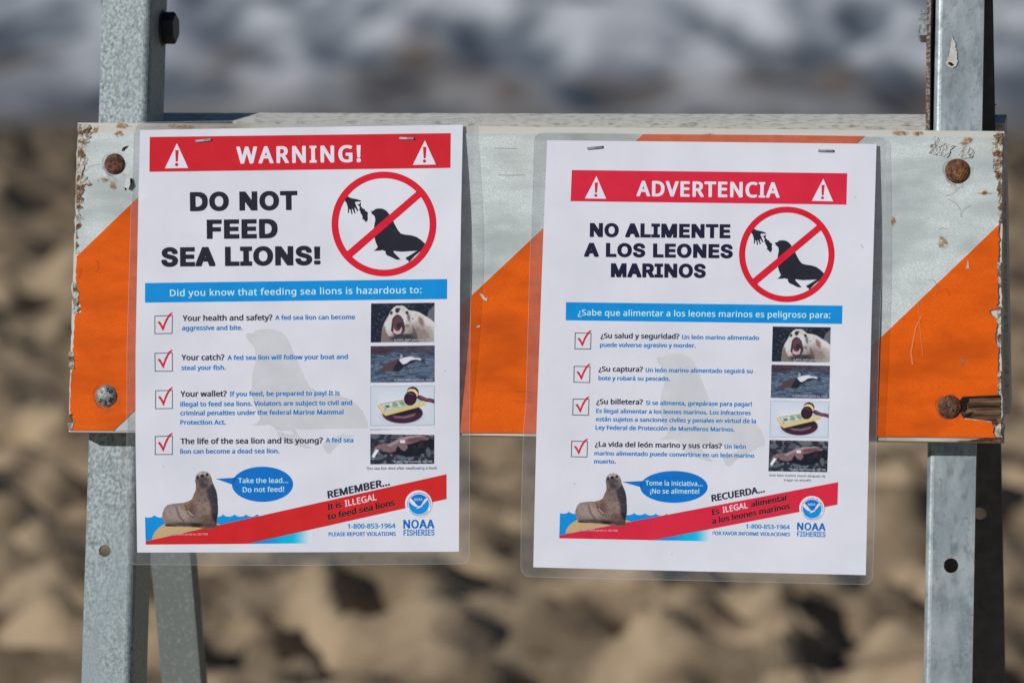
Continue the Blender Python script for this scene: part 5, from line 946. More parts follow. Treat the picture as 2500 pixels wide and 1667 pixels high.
# dried drip on the right leg, wire end behind it
dr = [(2325, 88), (2330, 100), (2335, 120), (2337, 140), (2338, 152), (2334, 162), (2326, 167), (2315, 163), (2309, 154), (2314, 146), (2319, 125), (2322, 105)]
flat('dried_drip', jag([(a_, b_, 1) for a_, b_ in dr], 1.2, 4, 21), M_drip, -.0195, -.0188, rl, label='white dried drip with a brown speck')
flat('drip_speck', blob(2321, 157, 7, 4, 3, rot=20), M_pit, -.0188, -.0185, rl)
def tube(name, pts, r_, mat, parent, n=8, label=None):
    pts = [Vector(p) for p in pts]; V = []; F = []
    for i, p in enumerate(pts):
        d = (pts[min(i + 1, len(pts) - 1)] - pts[max(i - 1, 0)]).normalized(); q = d.to_track_quat('Z', 'Y').to_matrix()
        rq = r_[i] if isinstance(r_, (list, tuple)) else r_
        for k in range(n): V.append(p + q @ Vector((rq * math.cos(k * math.tau / n), rq * math.sin(k * math.tau / n), 0)))
    for i in range(len(pts) - 1):
        for k in range(n): F.append((i * n + k, i * n + (k + 1) % n, (i + 1) * n + (k + 1) % n, (i + 1) * n + k))
    F += [tuple(range(n - 1, -1, -1)), tuple((len(pts) - 1) * n + k for k in range(n))]
    o = put(name, [tuple(v) for v in V], F, mat, parent, smooth=True, label=label); fix_normals(o); return o
tw = [(2405, 280), (2411, 276), (2419, 269), (2425, 261), (2429, 256), (2425, 254)]
dd = rays(tw); tt = ((TOP + RN * .008 - CAM) @ RN) / (dd @ RN); tw3 = CAM + dd * tt[:, None]
tube('wire_end', tw3, [.0004, .0005, .0005, .0006, .0009, .0007], M_pit, bar, label='short dark wire end sticking up behind the right leg')
# ------------------------------------------------------------------ posters
def edge_interp(pts):
    pts = np.array(pts, float); return lambda y: np.interp(y, pts[:, 1], pts[:, 0])
def bump01(v): return np.sin(np.pi * np.clip(v, 0, 1))
def hL(x, y):
    u = np.clip((x - 310) / 840, 0, 1.05); v = (y - 300) / 755.0
    return .0013 + u ** 2 * (.0006 + .0062 * bump01(v)) + .0016 * np.clip(v - 1, 0, 1) + .0006 * np.sin((y - 300) / 150) * u
def hR(x, y):
    u = np.clip((x - 1300) / 850, 0, 1.05); v = (y - 330) / 740.0
    return .0013 + u ** 2 * (.0012 + .0052 * np.sin(np.pi * np.clip(v, 0, 1) * .66)) + .0010 * np.clip(v - 1, 0, 1) + .0005 * np.sin((y - 300) / 170) * u

posterL = thing('poster', tuple(plane_at([(726, 832)], .002)[0]), 'laminated poster headed WARNING! DO NOT FEED SEA LIONS! stapled on the left', 'poster', 'laminated sea lion posters stapled to the barricade')
posterR = thing('poster', tuple(plane_at([(1720, 870)], .002)[0]), 'laminated Spanish poster headed ADVERTENCIA NO ALIMENTE A LOS LEONES MARINOS stapled on the right', 'poster', 'laminated sea lion posters stapled to the barricade')
SL = Sheet(hL, posterL); SR = Sheet(hR, posterR)

def rounded(poly, corners, r):
    """round the listed corner indices of an outline"""
    out = []
    n = len(poly)
    for i in range(n):
        p = np.array(poly[i], float)
        if i in corners:
            a = np.array(poly[i - 1], float) - p; b = np.array(poly[(i + 1) % n], float) - p
            a = p + a / np.hypot(*a) * r; b = p + b / np.hypot(*b) * r
            for t in np.linspace(0, 1, 9): out.append(tuple(a * (1 - t) ** 2 + p * 2 * t * (1 - t) + b * t * t))
        else: out.append(tuple(p))
    return out

def film(S, outline, paper_hole, edge_w=1.1):
    V, T = poly_shape(outline); S.add('laminating_film', [(V, T)], M_film, -1.5, label='clear laminating film around the paper')
    pts = np.array(outline); m = len(pts); d = np.roll(pts, -1, 0) - np.roll(pts, 1, 0); d /= np.hypot(*d.T)[:, None]; nrm = np.stack([-d[:, 1], d[:, 0]], 1)
    area = 0.5 * np.sum(pts[:, 0] * np.roll(pts[:, 1], -1) - np.roll(pts[:, 0], -1) * pts[:, 1]); sgn = 1 if area > 0 else -1
    inner = pts + nrm * sgn * edge_w
    V = np.vstack([pts, inner]); T = []
    for i in range(m):
        j = (i + 1) % m; T += [(i, j, m + j), (i, m + j, m + i)]
    S.add('film_edge_highlight', [(V, np.array(T))], M_edge, -1.0)

def densify(poly, step=30):
    out = []
    for i in range(len(poly)):
        a = np.array(poly[i], float); b = np.array(poly[(i + 1) % len(poly)], float); m = max(1, int(np.hypot(*(b - a)) / step))
        out += [tuple(a + (b - a) * k / m) for k in range(m)]
    return out
filmL = rounded([(326, 299), (700, 293), (1160, 287), (1157, 400), (1150, 700), (1148, 850), (1146, 1376), (700, 1380), (309, 1378), (309, 1100), (309.5, 864), (320, 495)], (0, 2, 6, 8), 24)
paperL = [(342, 318), (740, 311), (1130, 305), (1126, 500), (1123, 700), (1122, 900), (1120.5, 1346), (700, 1347.5), (335, 1348), (331, 1080), (331, 865), (335, 650), (338, 481)]
filmR = rounded([(1303, 322), (1700, 326), (2167, 333), (2160, 500), (2148, 800), (2140, 1065), (2131, 1427), (1700, 1417), (1271, 1407), (1271.5, 1274), (1277, 1063), (1283.5, 987), (1291.6, 700)], (0, 2, 6, 8), 26)
paperR = [(1336, 343), (1740, 347), (2140, 352), (2134, 560), (2127.7, 785), (2121.4, 1053), (2113.8, 1403), (1700, 1394), (1302, 1384), (1306, 1200), (1310.8, 1011), (1321.8, 700), (1327, 557)]
film(SL, densify(filmL), None); film(SR, densify(filmR), None)
PL = SL.add('paper_sheet', [poly_shape(paperL)], M_paper, 0); PR = SR.add('paper_sheet', [poly_shape(paperR)], M_paper, 0)

# crops of the photograph in which the artwork was measured
A = crop(320, 280, 3.734); B = crop(720, 280, 3.734); C3 = crop(330, 700, 3.563); C5 = crop(320, 1120, 5.6); C6 = crop(730, 1120, 5.47); CB = crop(380, 1130, 8.711); CL = crop(970, 1180, 11.2)
R1 = crop(1320, 320, 3.564); R2 = crop(1780, 320, 3.564); R3 = crop(1370, 770, 4.021); R4 = crop(1850, 770, 3.647); R5 = crop(1270, 1130, 5.004); R6 = crop(1700, 1130, 5.058)

RED = ink(188, 30, 42, 'red_ink'); RED2 = ink(190, 32, 34, 'red_band_ink'); REDR = ink(196, 34, 60, 'crimson_ink'); BLUE = ink(0, 131, 202, 'blue_ink'); BLUE2 = ink(0, 104, 186, 'deep_blue_ink'); BLACK = ink(30, 32, 44, 'black_ink')
NAVY = ink(42, 44, 66, 'navy_text_ink'); TXT = ink(0, 112, 180, 'blue_text_ink'); LBL = ink(180, 222, 246, 'pale_blue_ink'); PAP = ink(208, 207, 222, 'paper_white'); TEAL = ink(0, 128, 186, 'teal_ink'); SANDI = ink(180, 155, 115, 'sand_ink'); GREY = ink(186, 190, 196, 'watermark_ink'); PALE = ink(168, 176, 186, 'credit_ink'); PINK = ink(222, 205, 218, 'pale_lettering_ink'); DK = ink(40, 20, 28, 'dark_lettering_ink'); HAL = ink(205, 110, 118, 'lettering_edge_ink')

def band(S, quad, mat, label=None, name='banner'):
    return S.add(name, [poly_shape(quad)], mat, 1, label=label)
def triangle(S, tri, cx, cy0, cy1, wtop, wbot, dot, rd, mat, par):
    t = S.add('warning_triangle', [poly_shape(tri)], PAP, 2, parent=par)
    # the exclamation mark is printed on the triangle
    S.add('exclamation_mark', [poly_shape([(cx[0] - wtop, cy0), (cx[0] + wtop, cy0 - .3), (cx[1] + wbot, cy1), (cx[1] - wbot, cy1)]), poly_shape(ell(dot[0], dot[1], rd, n=20))], mat, 3, parent=par)

# ---- left poster
bn = band(SL, [(365.5, 334.9), (1100.5, 325.5), (1099.7, 410.4), (364.5, 419.8)], RED, 'red banner reading WARNING!')
triangle(SL, [(431.9, 350.2), (459.3, 410.4), (402.5, 411.5)], (431.9, 431.7), 367, 395, 4.2, 2.6, (431.1, 402.1), 4.1, RED, bn)
triangle(SL, [(1037.4, 342.9), (1064.1, 402.1), (1007.9, 402.9)], (1036.8, 1036.8), 359.4, 387, 4.2, 2.5, (1036.3, 393.6), 4.0, RED, bn)
SL.text('banner_lettering', [('B', 'WARNING!', 577.6, 398.6, 881.2, 394.6, 40, .09)], PAP, 2, bn)
SL.text('headline_lettering', [('K', 'DO NOT', 463.8, 513, 726.3, 509.8, 43.6), ('K', 'FEED', 504.8, 580.5, 678, 578.6, 44), ('K', 'SEA LIONS!', 393.6, 648.2, 782.9, 644.2, 44)], BLACK, 1, label='black headline DO NOT FEED SEA LIONS!')

ring_c, ring_R, ring_r = (937.2, 546.9), 127.7, 111.6
hand = [(470, 735), (487, 750), (515, 762), (560, 770), (605, 785), (603, 793), (555, 795), (547, 800), (562, 840), (580, 878), (572, 884), (548, 850), (542, 852), (553, 898), (545, 903), (525, 860), (518, 862), (526, 905), (516, 910), (505, 865), (495, 862), (493, 897), (483, 898), (483, 850), (470, 805), (450, 780)]
fish = [(563, 817), (585, 818), (598, 800), (602, 808), (600, 835), (620, 858), (638, 862), (637, 872), (655, 885), (668, 895), (662, 915), (665, 945), (660, 975), (652, 970), (645, 980), (632, 962), (615, 950), (612, 943), (618, 935), (605, 905), (598, 900), (595, 880), (585, 868), (592, 850), (585, 833)]
lion = [(690, 880), (712, 878), (735, 860), (765, 855), (800, 858), (830, 873), (850, 895), (870, 925), (890, 960), (915, 1010), (940, 1055), (965, 1083), (1000, 1093), (1060, 1100), (1110, 1115), (1150, 1143), (1185, 1175), (1195, 1190), (1150, 1240), (1090, 1290), (1040, 1345), (1033, 1330), (1015, 1320), (1008, 1305), (1060, 1275), (1100, 1248), (1118, 1241), (1050, 1245), (970, 1250), (897, 1242), (905, 1260), (940, 1295), (965, 1322), (925, 1322), (880, 1300), (840, 1283), (828, 1270), (825, 1245), (795, 1235), (770, 1240), (717, 1242), (740, 1225), (755, 1205), (735, 1160), (722, 1110), (718, 1050), (725, 1000), (733, 960), (728, 930), (712, 912), (698, 905), (700, 895)]
ringL_map = ident
ringR_map = affine(B([(690, 880), (487, 750), (965, 1322), (1158, 742)]), R2([(398, 970), (218, 853), (632, 1360), (803, 860)]))
def prohibition(S, mp, c, Rr, rr, lab):
    t = S.add('prohibition_ring', [poly_shape(ell(c[0], c[1], Rr, n=110), ell(c[0], c[1], rr, n=110)), poly_shape(mp([(845.9, 614.8), (1018.1, 466.7), (1030.1, 478.7), (857.9, 628.2)]))], ink(196, 24, 46, 'ring_red_ink'), 3, label=lab)
    for nm, sh in (('hand_silhouette', hand), ('fish_silhouette', fish), ('sea_lion_silhouette', lion)):
        S.add(nm, [poly_shape(mp(B(sh)))], BLACK, 1, parent=t)
prohibition(SL, ident, ring_c, ring_R, ring_r, 'red crossed-out ring over a hand feeding a sea lion')
qb = band(SL, [(354, 691), (1091.8, 681.3), (1091.4, 730), (353.9, 738.8)], BLUE, 'blue bar with the question', 'question_bar')
SL.text('question_lettering', [('M', 'Did you know that feeding sea lions is hazardous to:', 415, 723, 1029.3, 715.3, 15.8, .02)], LBL, 2, qb)

wm = [(965, 410), (990, 402), (1020, 408), (1045, 385), (1090, 370), (1150, 366), (1210, 370), (1265, 390), (1310, 430), (1340, 480), (1365, 545), (1400, 620), (1440, 710), (1480, 800), (1520, 870), (1580, 905), (1680, 925), (1780, 945), (1860, 975), (1930, 1025), (1980, 1085), (2010, 1150), (2025, 1200), (2018, 1250), (1985, 1240), (1965, 1255), (1900, 1300), (1800, 1345), (1755, 1385), (1690, 1455), (1650, 1430), (1628, 1370), (1680, 1330), (1760, 1300), (1850, 1240), (1700, 1250), (1500, 1250), (1393, 1235), (1420, 1290), (1480, 1350), (1535, 1408), (1470, 1400), (1400, 1375), (1290, 1340), (1245, 1300), (1230, 1250), (1190, 1210), (1155, 1195), (1120, 1205), (1010, 1208), (1060, 1180), (1085, 1150), (1080, 1110), (1040, 1040), (1018, 950), (1015, 850), (1022, 740), (1045, 660), (1050, 600), (1040, 540), (1015, 500), (985, 470), (967, 435)]
wmR = affine(C3([(965, 410), (2025, 1200), (1690, 1455), (1010, 1208)]), R3([(937, 410), (2000, 1240), (1650, 1485), (960, 1222)]))
SL.add('watermark_sea_lion', [poly_shape(C3(wm))], GREY, 0.5, label='faint grey sea lion silhouette')
SR.add('watermark_sea_lion', [poly_shape(wmR(C3(wm)))], GREY, 0.5, label='faint grey sea lion silhouette')

TICK = [(193, 308), (208, 300), (222, 312), (240, 345), (262, 290), (290, 245), (315, 228), (328, 228), (318, 240), (290, 275), (265, 325), (245, 383), (238, 378), (218, 340)]
REFBOX = [(168, 252), (326, 252), (326, 410), (168, 410)]
def checkbox(S, quad, tickmap, red):
    q = np.array(quad, float); c = q.mean(0); w_ = 3.8 / np.abs(q - c).mean(0); inner = c + (q - c) * (1 - w_ / 2.1)
    b = S.add('checkbox', [poly_shape([tuple(p) for p in q], [tuple(p) for p in inner])], NAVY, 1)
    S.add('tick', [poly_shape(tickmap(TICK))], red, 2, parent=b)
for q in ([(168, 252), (327, 248), (324, 409), (168, 411)], [(168, 575), (326, 572), (327, 737), (171, 738)], [(175, 900), (327, 897), (327, 1061), (174, 1063)], [(171, 1298), (327, 1293), (326, 1460), (171, 1461)]):
    qq = C3(q); checkbox(SL, qq, affine(REFBOX, qq), ink(192, 30, 48, 'tick_ink'))
for q in ([(135, 167), (297, 172), (293, 333), (131, 331)], [(124, 495), (287, 498), (283, 662), (121, 658)], [(114, 816), (277, 819), (272, 983), (110, 979)], [(100, 1228), (262, 1233), (257, 1392), (95, 1388)]):
    qq = R3(q); checkbox(SR, qq, affine(REFBOX, qq), ink(192, 30, 48))

def item(S, heads, bodies, cap_h, cap_b):
    S.text('question_text', [('B', s, a, b, c, d, cap_h) for s, a, b, c, d in heads], NAVY, 1)
    S.text('answer_text', [('B', s, a, b, c, d, cap_b) for s, a, b, c, d in bodies], TXT, 1)
item(SL, [('Your health and safety?', 445.6, 783.4, 665.4, 781.4)], [('A fed sea lion can become', 671.6, 780.8, 866.9, 779.1), ('aggressive and bite.', 444.2, 806.1, 592.4, 805.2)], 13.6, 11.2)
item(SL, [('Your catch?', 442.8, 879.1, 548.1, 878.5)], [('A fed sea lion will follow your boat and', 555.1, 878.5, 849.2, 876), ('steal your fish.', 442.8, 903.2, 551.2, 902.4)], 13.6, 11.2)
item(SL, [('Your wallet?', 440.3, 968, 553.7, 967.2)], [('If you feed, be prepared to pay! It is', 560.7, 966.9, 829.6, 964.4), ('illegal to feed sea lions. Violators are subject to civil and', 440, 991.9, 859.9, 988.2), ('criminal penalties under the federal Marine Mammal', 440, 1013.5, 838.8, 1010.7), ('Protection Act.', 440, 1036.2, 551.2, 1035.7)], 13.6, 11.2)
item(SL, [('The life of the sea lion and its young?', 440.3, 1083.4, 788.3, 1081.1)], [('A fed sea', 795.1, 1079.5, 862.7, 1079.2), ('lion can become a dead sea lion.', 440, 1107, 682.2, 1105.6)], 13.6, 11.2)
item(SR, [('¿Su salud y seguridad?', 1465.7, 825.2, 1658.5, 827.2)], [('Un león marino alimentado', 1664.7, 827.7, 1853.2, 829.7), ('puede volverse agresivo y morder.', 1464.5, 846.6, 1698.3, 848.3)], 12.4, 10.2)
item(SR, [('¿Su captura?', 1460.8, 906.3, 1569.7, 907.3)], [('Un león marino alimentado seguirá su', 1575.9, 908, 1837.5, 910.8), ('bote y robará su pescado.', 1460.8, 927.7, 1635.4, 929.2)], 12.4, 10.2)
item(SR, [('¿Su billetera?', 1455.3, 985.9, 1569.7, 987.1)], [('Si se alimenta, ¡prepárase para pagar!', 1576.4, 987.9, 1835.6, 991.3), ('Es ilegal alimentar a los leones marinos. Los infractores', 1455.3, 1007.5, 1833.1, 1012.7), ('están sujetos a sanciones civiles y penales en virtud de la', 1454.6, 1027.6, 1845.8, 1032.6), ('Ley Federal de Protección de Mamíferos Marinos.', 1453.8, 1048, 1793.5, 1052.8)], 12.4, 10.2)
item(SR, [('¿La vida del león marino y sus crías?', 1452.1, 1089.6, 1762.4, 1094)], [('Un león', 1768.7, 1094.5, 1820.9, 1095), ('marino alimentado puede convertirse en un león marino', 1450.8, 1110.7, 1841.3, 1116.7), ('muerto.', 1450.1, 1130.6, 1503.5, 1131.1)], 12.4, 10.2)

# photographs
pics = [(pic_roaring(), 'photograph of a roaring pale sea lion', '14325'), (pic_diving(), 'photograph of an animal diving in blue water', '14325'), (pic_gavel(), 'photograph of a gavel on a stack of banknotes', None), (pic_beached(), 'photograph of a dead sea lion on dark rocks', '358-1888')]
QL = [[(905.9, 740.9), (1061, 738.9), (1059.8, 835), (904.9, 835.9)], [(904.7, 844.9), (1061.1, 843), (1061.1, 932.5), (904.5, 933.9)], [(904.5, 942.5), (1060.9, 941), (1060.9, 1038.2), (904.5, 1039.5)], [(904.2, 1047.9), (1060.7, 1046.5), (1060, 1131.8), (904, 1133)]]
QR = [[(1886.5, 796.9), (2028, 798.8), (2025.8, 884.6), (1884, 882.4)], [(1883.5, 890.1), (2026.3, 892.6), (2024.7, 972.9), (1881.5, 971)], [(1881.3, 978.1), (2024.1, 980.6), (2022.2, 1068.3), (1879.1, 1066.4)], [(1878.5, 1073.8), (2022.2, 1076.6), (2019.5, 1152.2), (1876, 1149.8)]]
for S, Q in ((SL, QL), (SR, QR)):
    for (img, lb, num), q in zip(pics, Q):
        o = S.picture('printed_photograph', q, img, M_pic, 1, label=lb)
        if num:
            c = np.array(q); e = (c[2] - c[3]) / np.hypot(*(c[2] - c[3])); up = (c[0] - c[3]) / np.hypot(*(c[0] - c[3])); k = np.hypot(*(c[2] - c[3])) / 156.
            a = c[3] + e * 58 * k + up * 3.6 * k; b = c[3] + e * 151 * k + up * 3.6 * k
            S.text('credit_line', [('M', '© ADFG, NMFS permit no. ' + num, a[0], a[1], b[0], b[1], 4.6 * k)], PALE, 2, o)
SL.text('caption_text', [('M', 'This sea lion died after swallowing a hook', 893.9, 1146.4, 1067.1, 1144.9, 6.4)], NAVY, 1)
SR.text('caption_text', [('M', 'Este lobo marino murió después de', 1878.8, 1162.1, 2015.1, 1164.9, 5.6), ('M', 'tragar un anzuelo', 1913.6, 1173.9, 1980.2, 1174.7, 5.6)], NAVY, 1)

# lower artwork: waves, sand, red band, sea lion, balloon, emblem
low = affine([(355.2, 1320.9), (355.7, 1328.6), (1089.6, 1157.1), (1089.8, 1217.3), (602.1, 1326.6)], [(1365.5, 1305.9), (1365.5, 1313.5), (2045.4, 1176.3), (2044.6, 1231.2), (1591.7, 1317.4)])
seaR = affine(C5([(190, 793), (200, 1150), (1258, 758), (1728, 753)]), R5([(478, 610), (478, 885), (1415, 610), (1775, 617)]))
waves = [(190, 793), (205, 796), (240, 800), (280, 795), (310, 775), (320, 767), (335, 780), (370, 796), (420, 798), (800, 795), (1185, 792), (1195, 790), (1230, 780), (1250, 765), (1258, 758), (1270, 768), (1300, 783), (1340, 788), (1380, 780), (1405, 765), (1415, 757), (1427, 768), (1460, 783), (1500, 788), (1540, 780), (1560, 765), (1570, 755), (1583, 768), (1615, 783), (1650, 788), (1690, 778), (1720, 758), (1728, 753), (1745, 775), (1750, 800), (1250, 900), (900, 1000), (200, 1150)]
mound = [(283, 1110), (290, 1070), (310, 1020), (345, 970), (390, 930), (440, 895), (600, 860), (900, 850), (1100, 860), (1225, 893), (1200, 940), (700, 1080)]
sq = [(380, 1130), (560, 1130), (560, 1310), (380, 1310)]
sealR = affine([(531, 1282.7), (397.8, 1283.8), (494.8, 1149)], [(1529.4, 1277.9), (1405.9, 1273.9), (1495.8, 1154)])
img_s, mask_s = pic_seal()
bal = affine(C5([(1378, 345), (2215, 345), (1796, 105), (1796, 586)]), R5([(1465, 290), (2290, 290), (1877, 96), (1877, 485)]))
logoR = affine([(1021.9 + 33, 1229.3), (1021.9 - 33, 1229.3), (1021.9, 1229.3 + 33), (1021.9, 1229.3 - 33)], [(1981.9 + 30.6, 1240.9), (1981.9 - 30.6, 1240.5), (1981.9, 1240.7 + 30.6), (1981.9, 1240.7 - 30.6)])
for S, mp, ms, msl, mb, ml, red in ((SL, ident, ident, ident, ident, ident, RED2), (SR, low, seaR, sealR, bal, logoR, REDR)):
    S.add('printed_waves', [poly_shape(ms(C5(waves)))], BLUE, 1)
    S.add('printed_sand_mound', [poly_shape(ms(C5(mound)))], SANDI, 2)
    rbnd = S.add('red_band', [poly_shape(mp([(355.2, 1320.9), (740, 1235.2), (1089.6, 1157.1), (1089.8, 1217.3), (740, 1295.9), (602.1, 1326.6), (355.7, 1328.6)]))], red, 3, label='slanting red band with the reminder')
    # blue wedge under the band, fading out to the right
    W_, H_ = 64, 20; u = np.linspace(0, 1, W_)[None, :].repeat(H_, 0)
    a = np.array([0, 126, 202.]); b = np.array([0, 168, 214.]); c = np.array([207, 209, 222.])
    t1 = np.clip(u / .55, 0, 1)[..., None] ** 2; t2 = smoothstep((u - .62) / .36)[..., None]
    im = (a * (1 - t1) + b * t1) * (1 - t2) + c * t2
    q = mp([(602.1, 1326.7), (765, 1291.2), (765, 1325.4), (602.2, 1326.8)])
    S.picture('printed_blue_wedge', [q[0], q[1], q[2], q[3]], im, M_pic, 1)
    S.picture('printed_sea_lion', msl(sq), img_s, M_pic, 5, mask=mask_s, label='printed brown sea lion sitting up')
    bl = S.add('speech_balloon', [poly_shape(mb(C5(ell(1796.5, 345, 418.5, 240.5)))), poly_shape(mb(C5([(1155, 270), (1430, 254), (1400, 355)])))], BLUE2, 1)
    lg = S.add('emblem_disc', [poly_shape(ml(ell(1021.9, 1229.3, 33)))], PAP, 4, label='round blue agency emblem with a white seabird')
    cx, cy, rr_ = 1022.5, 1230.4, 24.6
    S.add('emblem_lower_field', [poly_shape(ml(ell(cx, cy, rr_)))], BLUE, 5, parent=lg)
    arc = [(cx + rr_ * math.cos(a_), cy + rr_ * math.sin(a_)) for a_ in np.linspace(math.atan2(395 - 565, 790 - 588), math.atan2(405 - 565, 372 - 588), 24)]
    S.add('emblem_upper_field', [poly_shape(ml(arc + [tuple(p) for p in CL([(410, 440), (470, 520), (530, 590), (600, 616), (660, 580), (720, 480), (770, 410)])]))], BLUE2, 6, parent=lg)
    bird = [(330, 470), (345, 425), (372, 405), (450, 480), (510, 560), (560, 610), (600, 622), (640, 600), (665, 572), (700, 500), (740, 440), (790, 395), (838, 430), (800, 475), (740, 545), (680, 600), (655, 622), (700, 625), (640, 645), (580, 675), (545, 685), (510, 683), (555, 655), (575, 640), (520, 633), (470, 620), (400, 570), (350, 520)]
    S.add('emblem_bird', [poly_shape(ml(CL(bird)))], PAP, 7, parent=lg)
    v, t = text_shape('M', 'NOAA', 1012, 1222, 1031.6, 1221.4, 6.4, .05); e1 = (ml(v), t)
    S.add('emblem_letters', [e1], LBL, 7, parent=lg)
    v1, t1_ = arc_text('M', 'NATIONAL OCEANIC AND ATMOSPHERIC ADMINISTRATION', cx, cy, 26.6, rad(196), rad(-16), 2.6)
    v2, t2_ = arc_text('M', 'U.S. DEPARTMENT OF COMMERCE', cx, cy, 29.0, rad(213), rad(327), 2.6, True)
    S.add('emblem_ring_text', [(ml(v1), t1_), (ml(v2), t2_)], TXT, 6, parent=lg)

sb = [o for o in posterL.children if o.name.startswith('speech_balloon')][0]; sbR = [o for o in posterR.children if o.name.startswith('speech_balloon')][0]
SL.text('balloon_lettering', [('M', 'Take the lead...', 581.6, 1178.6, 703.4, 1178, 12), ('M', 'Do not feed!', 592.7, 1200.7, 693.6, 1199.5, 12)], LBL, 2, sb)
SR.text('balloon_lettering', [('M', 'Tome la iniciativa...', 1575.8, 1184, 1715.2, 1186, 11.6), ('M', '¡No se alimente!', 1587.4, 1203.9, 1707.2, 1204.5, 11.6)], LBL, 2, sbR)
rbL = [o for o in posterL.children if o.name.startswith('red_band')][0]; rbR = [o for o in posterR.children if o.name.startswith('red_band')][0]
SL.text('reminder_heading', [('B', 'REMEMBER...', 800.4, 1215.6, 952.1, 1183.1, 17.2, 0, .10)], NAVY, 4)
SR.text('reminder_heading', [('B', 'RECUERDA...', 1737.6, 1223.5, 1867.1, 1200.2, 16, 0, .08)], NAVY, 4)
def shaded(S, lines, par):
    off = [(f_, s, a + .5, b + .6, c + .5, d + .6, k, 0, sk) for f_, s, a, b, c, d, k, sk in lines]
    S.text('reminder_outline', off, HAL, 4, par)
    S.text('reminder_lettering', [(f_, s, a, b, c, d, k, 0, sk) for f_, s, a, b, c, d, k, sk in lines], DK, 5, par)
shaded(SL, [('B', 'It is', 800.4, 1244.9, 834.6, 1237, 14.6, .1), ('B', 'to feed sea lions', 800.4, 1269, 964.4, 1232.8, 14.6, .1)], rbL)
SL.text('reminder_emphasis', [('M', 'ILLEGAL', 842.8, 1236.1, 920.1, 1219.6, 15, 0, .1)], PINK, 5, rbL)
shaded(SR, [('B', 'Es', 1739.5, 1257.1, 1757.3, 1253, 13.6, .08), ('B', 'alimentar', 1834, 1237.4, 1924, 1220, 13.6, .08), ('B', 'a los leones marinos', 1738.9, 1278.7, 1929.3, 1240.7, 13.6, .08)], rbR)
SR.text('reminder_emphasis', [('M', 'ILEGAL', 1765.2, 1251, 1825.9, 1239.1, 14, 0, .08)], PINK, 5, rbR)
SL.text('telephone_number', [('B', '1-800-853-1964', 848.8, 1289.7, 965.8, 1288.2, 11.6)], TEAL, 1)
SL.text('report_line', [('B', 'PLEASE REPORT VIOLATIONS', 802.2, 1307.9, 966.2, 1306.8, 9.3)], TXT, 1)
SR.text('telephone_number', [('B', '1-800-853-1964', 1821, 1289.2, 1928.4, 1291.1, 10.5)], TEAL, 1)
SR.text('report_line', [('B', 'POR FAVOR INFORME VIOLACIONES', 1739.1, 1305, 1928.7, 1307.9, 8.6)], TXT, 1)
AG = ink(0, 98, 176, 'agency_ink'); AG2 = ink(0, 116, 186, 'agency_light_ink')
SL.text('agency_lettering', [('H', 'NOAA', 984.5, 1288.9, 1060.6, 1288.4, 20.7)], AG, 1); SL.text('agency_lettering', [('H', 'FISHERIES', 985, 1306.6, 1060.9, 1305.9, 14.3)], AG2, 1)
SR.text('agency_lettering', [('H', 'NOAA', 1945.7, 1292.7, 2015.3, 1294.5, 18)], AG, 1); SR.text('agency_lettering', [('H', 'FISHERIES', 1945.7, 1308.5, 2015.3, 1310.3, 12.6)], AG2, 1)
SL.text('credit_line', [('M', '© ADFG, NMFS permit no. 358-1888', 407.6, 1306.2, 507.4, 1305.2, 4.4)], PALE, 4)
SR.text('credit_line', [('M', '© ADFG, NMFS permit no. 358-1888', 1414.5, 1295.6, 1508, 1296.4, 4.0)], PALE, 4)

# ---- right poster headings
bn = band(SR, [(1396, 415.4), (2068.4, 423.3), (2066.2, 499.9), (1393, 491.4)], REDR, 'red banner reading ADVERTENCIA')
triangle(SR, [(1456.1, 430.3), (1479.9, 485.5), (1428, 484.7)], (1455.9, 1455), 446, 471, 4.0, 2.4, (1454.5, 477.2), 3.7, REDR, bn)
triangle(SR, [(2010.1, 436.7), (2033.9, 492), (1982, 490.6)], (2009.4, 2008.5), 452, 477, 4.0, 2.4, (2008, 483.2), 3.7, REDR, bn)
SR.text('banner_lettering', [('B', 'ADVERTENCIA', 1553.7, 478, 1903.5, 481.9, 36.5, .05)], PAP, 2, bn)
SR.text('headline_lettering', [('K', 'NO ALIMENTE', 1439.8, 576.5, 1783, 579.8, 32), ('K', 'A LOS LEONES', 1426.1, 624.7, 1789.1, 628.6, 32), ('K', 'MARINOS', 1491.2, 674.7, 1723.2, 676.3, 32)], ink(24, 26, 52, 'blue_black_ink'), 1, label='black headline NO ALIMENTE A LOS LEONES MARINOS')
prohibition(SR, ringR_map, (1920.7, 621.1), 116.4, 101.9, 'red crossed-out ring over a hand feeding a sea lion')
qb = band(SR, [(1381.8, 737.6), (2056.8, 746.2), (2055.8, 790.8), (1381.2, 781.9)], BLUE, 'blue bar with the question in Spanish', 'question_bar')
SR.text('question_lettering', [('M', '¿Sabe que alimentar a los leones marinos es peligroso para:', 1410.5, 769.8, 2027, 776.2, 14.6, .01)], LBL, 2, qb)

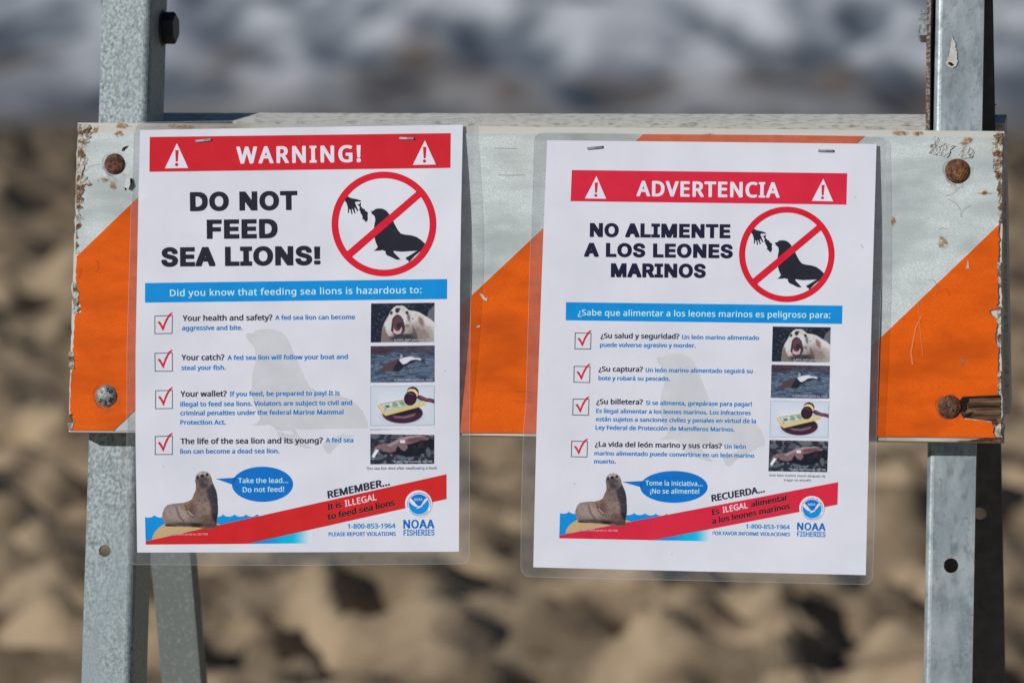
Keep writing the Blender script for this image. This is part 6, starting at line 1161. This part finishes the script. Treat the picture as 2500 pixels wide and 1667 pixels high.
# ---- staples
def staple(S, a, b, wpx, lab):
    a = np.array(a, float); b = np.array(b, float); d = (b - a) / np.hypot(*(b - a)); n = np.array([-d[1], d[0]]) * wpx / 2
    def ring(p, lift): 
        q = np.array([p - n, p + n]); return S.map(q, lift)
    path = [(a, -.0004), (a, .0007), (a + d * 2.5, .0011), ((a + b) / 2, .0012), (b - d * 2.5, .0011), (b, .0007), (b, -.0004)]
    V = []
    for p, h in path:
        o_ = ring(p, h); i_ = ring(p + (d * 2.2 if (p == a).all() else -d * 2.2 if (p == b).all() else 0), h - (.0007 if h > .0009 else 0)); V += [o_[0], o_[1], i_[1], i_[0]]
    F = [(4 * i + k, 4 * i + 4 + k, 4 * i + 4 + (k + 1) % 4, 4 * i + (k + 1) % 4) for i in range(len(path) - 1) for k in range(4)] + [(0, 1, 2, 3), tuple(4 * (len(path) - 1) + k for k in (3, 2, 1, 0))]
    o = put('staple', V, F, M_staple, S.root, label=lab); fix_normals(o)
staple(SL, (476.7, 344.8), (516.8, 341.2), 5.2, 'left staple in the red banner'); staple(SL, (974.8, 337.6), (1012, 338.6), 5.2, 'right staple in the red banner')
staple(SR, (1433.1, 362.6), (1472.4, 358.7), 5.2, 'left staple in the top margin'); staple(SR, (1996.6, 368), (2036, 368.8), 5.2, 'right staple in the top margin')

# small marks on the laminate
def fibre(S, pts, w_, mat):
    pts = np.array(pts, float); d = np.gradient(pts, axis=0); d /= np.hypot(*d.T)[:, None]; n = np.stack([-d[:, 1], d[:, 0]], 1) * w_ / 2
    S.add('fibre', [poly_shape(list(map(tuple, pts + n)) + list(map(tuple, (pts - n)[::-1])))], mat, 8)
FB = material('brown_fibre', (.30, .13, .05), rough=.8)
fibre(SL, [(729, 336), (730, 341), (734, 346), (731, 350), (735, 355)], 1.2, FB)
fibre(SL, [(1053, 1184), (1047, 1192), (1043, 1202), (1042, 1212)], 1.0, M_crease)
fibre(SR, [(2101, 597), (2104, 601), (2106, 607)], 1.2, M_crease)
for S, pts in ((SL, ((398, 1139), (410, 702), (1085, 905), (520, 1236))), (SR, ((1640, 1352), (2088, 482), (1402, 1180)))):
    for k_, (x_, y_) in enumerate(pts): S.add('speck', [poly_shape(ell(x_, y_, 1.6 + .3 * k_, 1.1, n=8))], M_crease, 8)
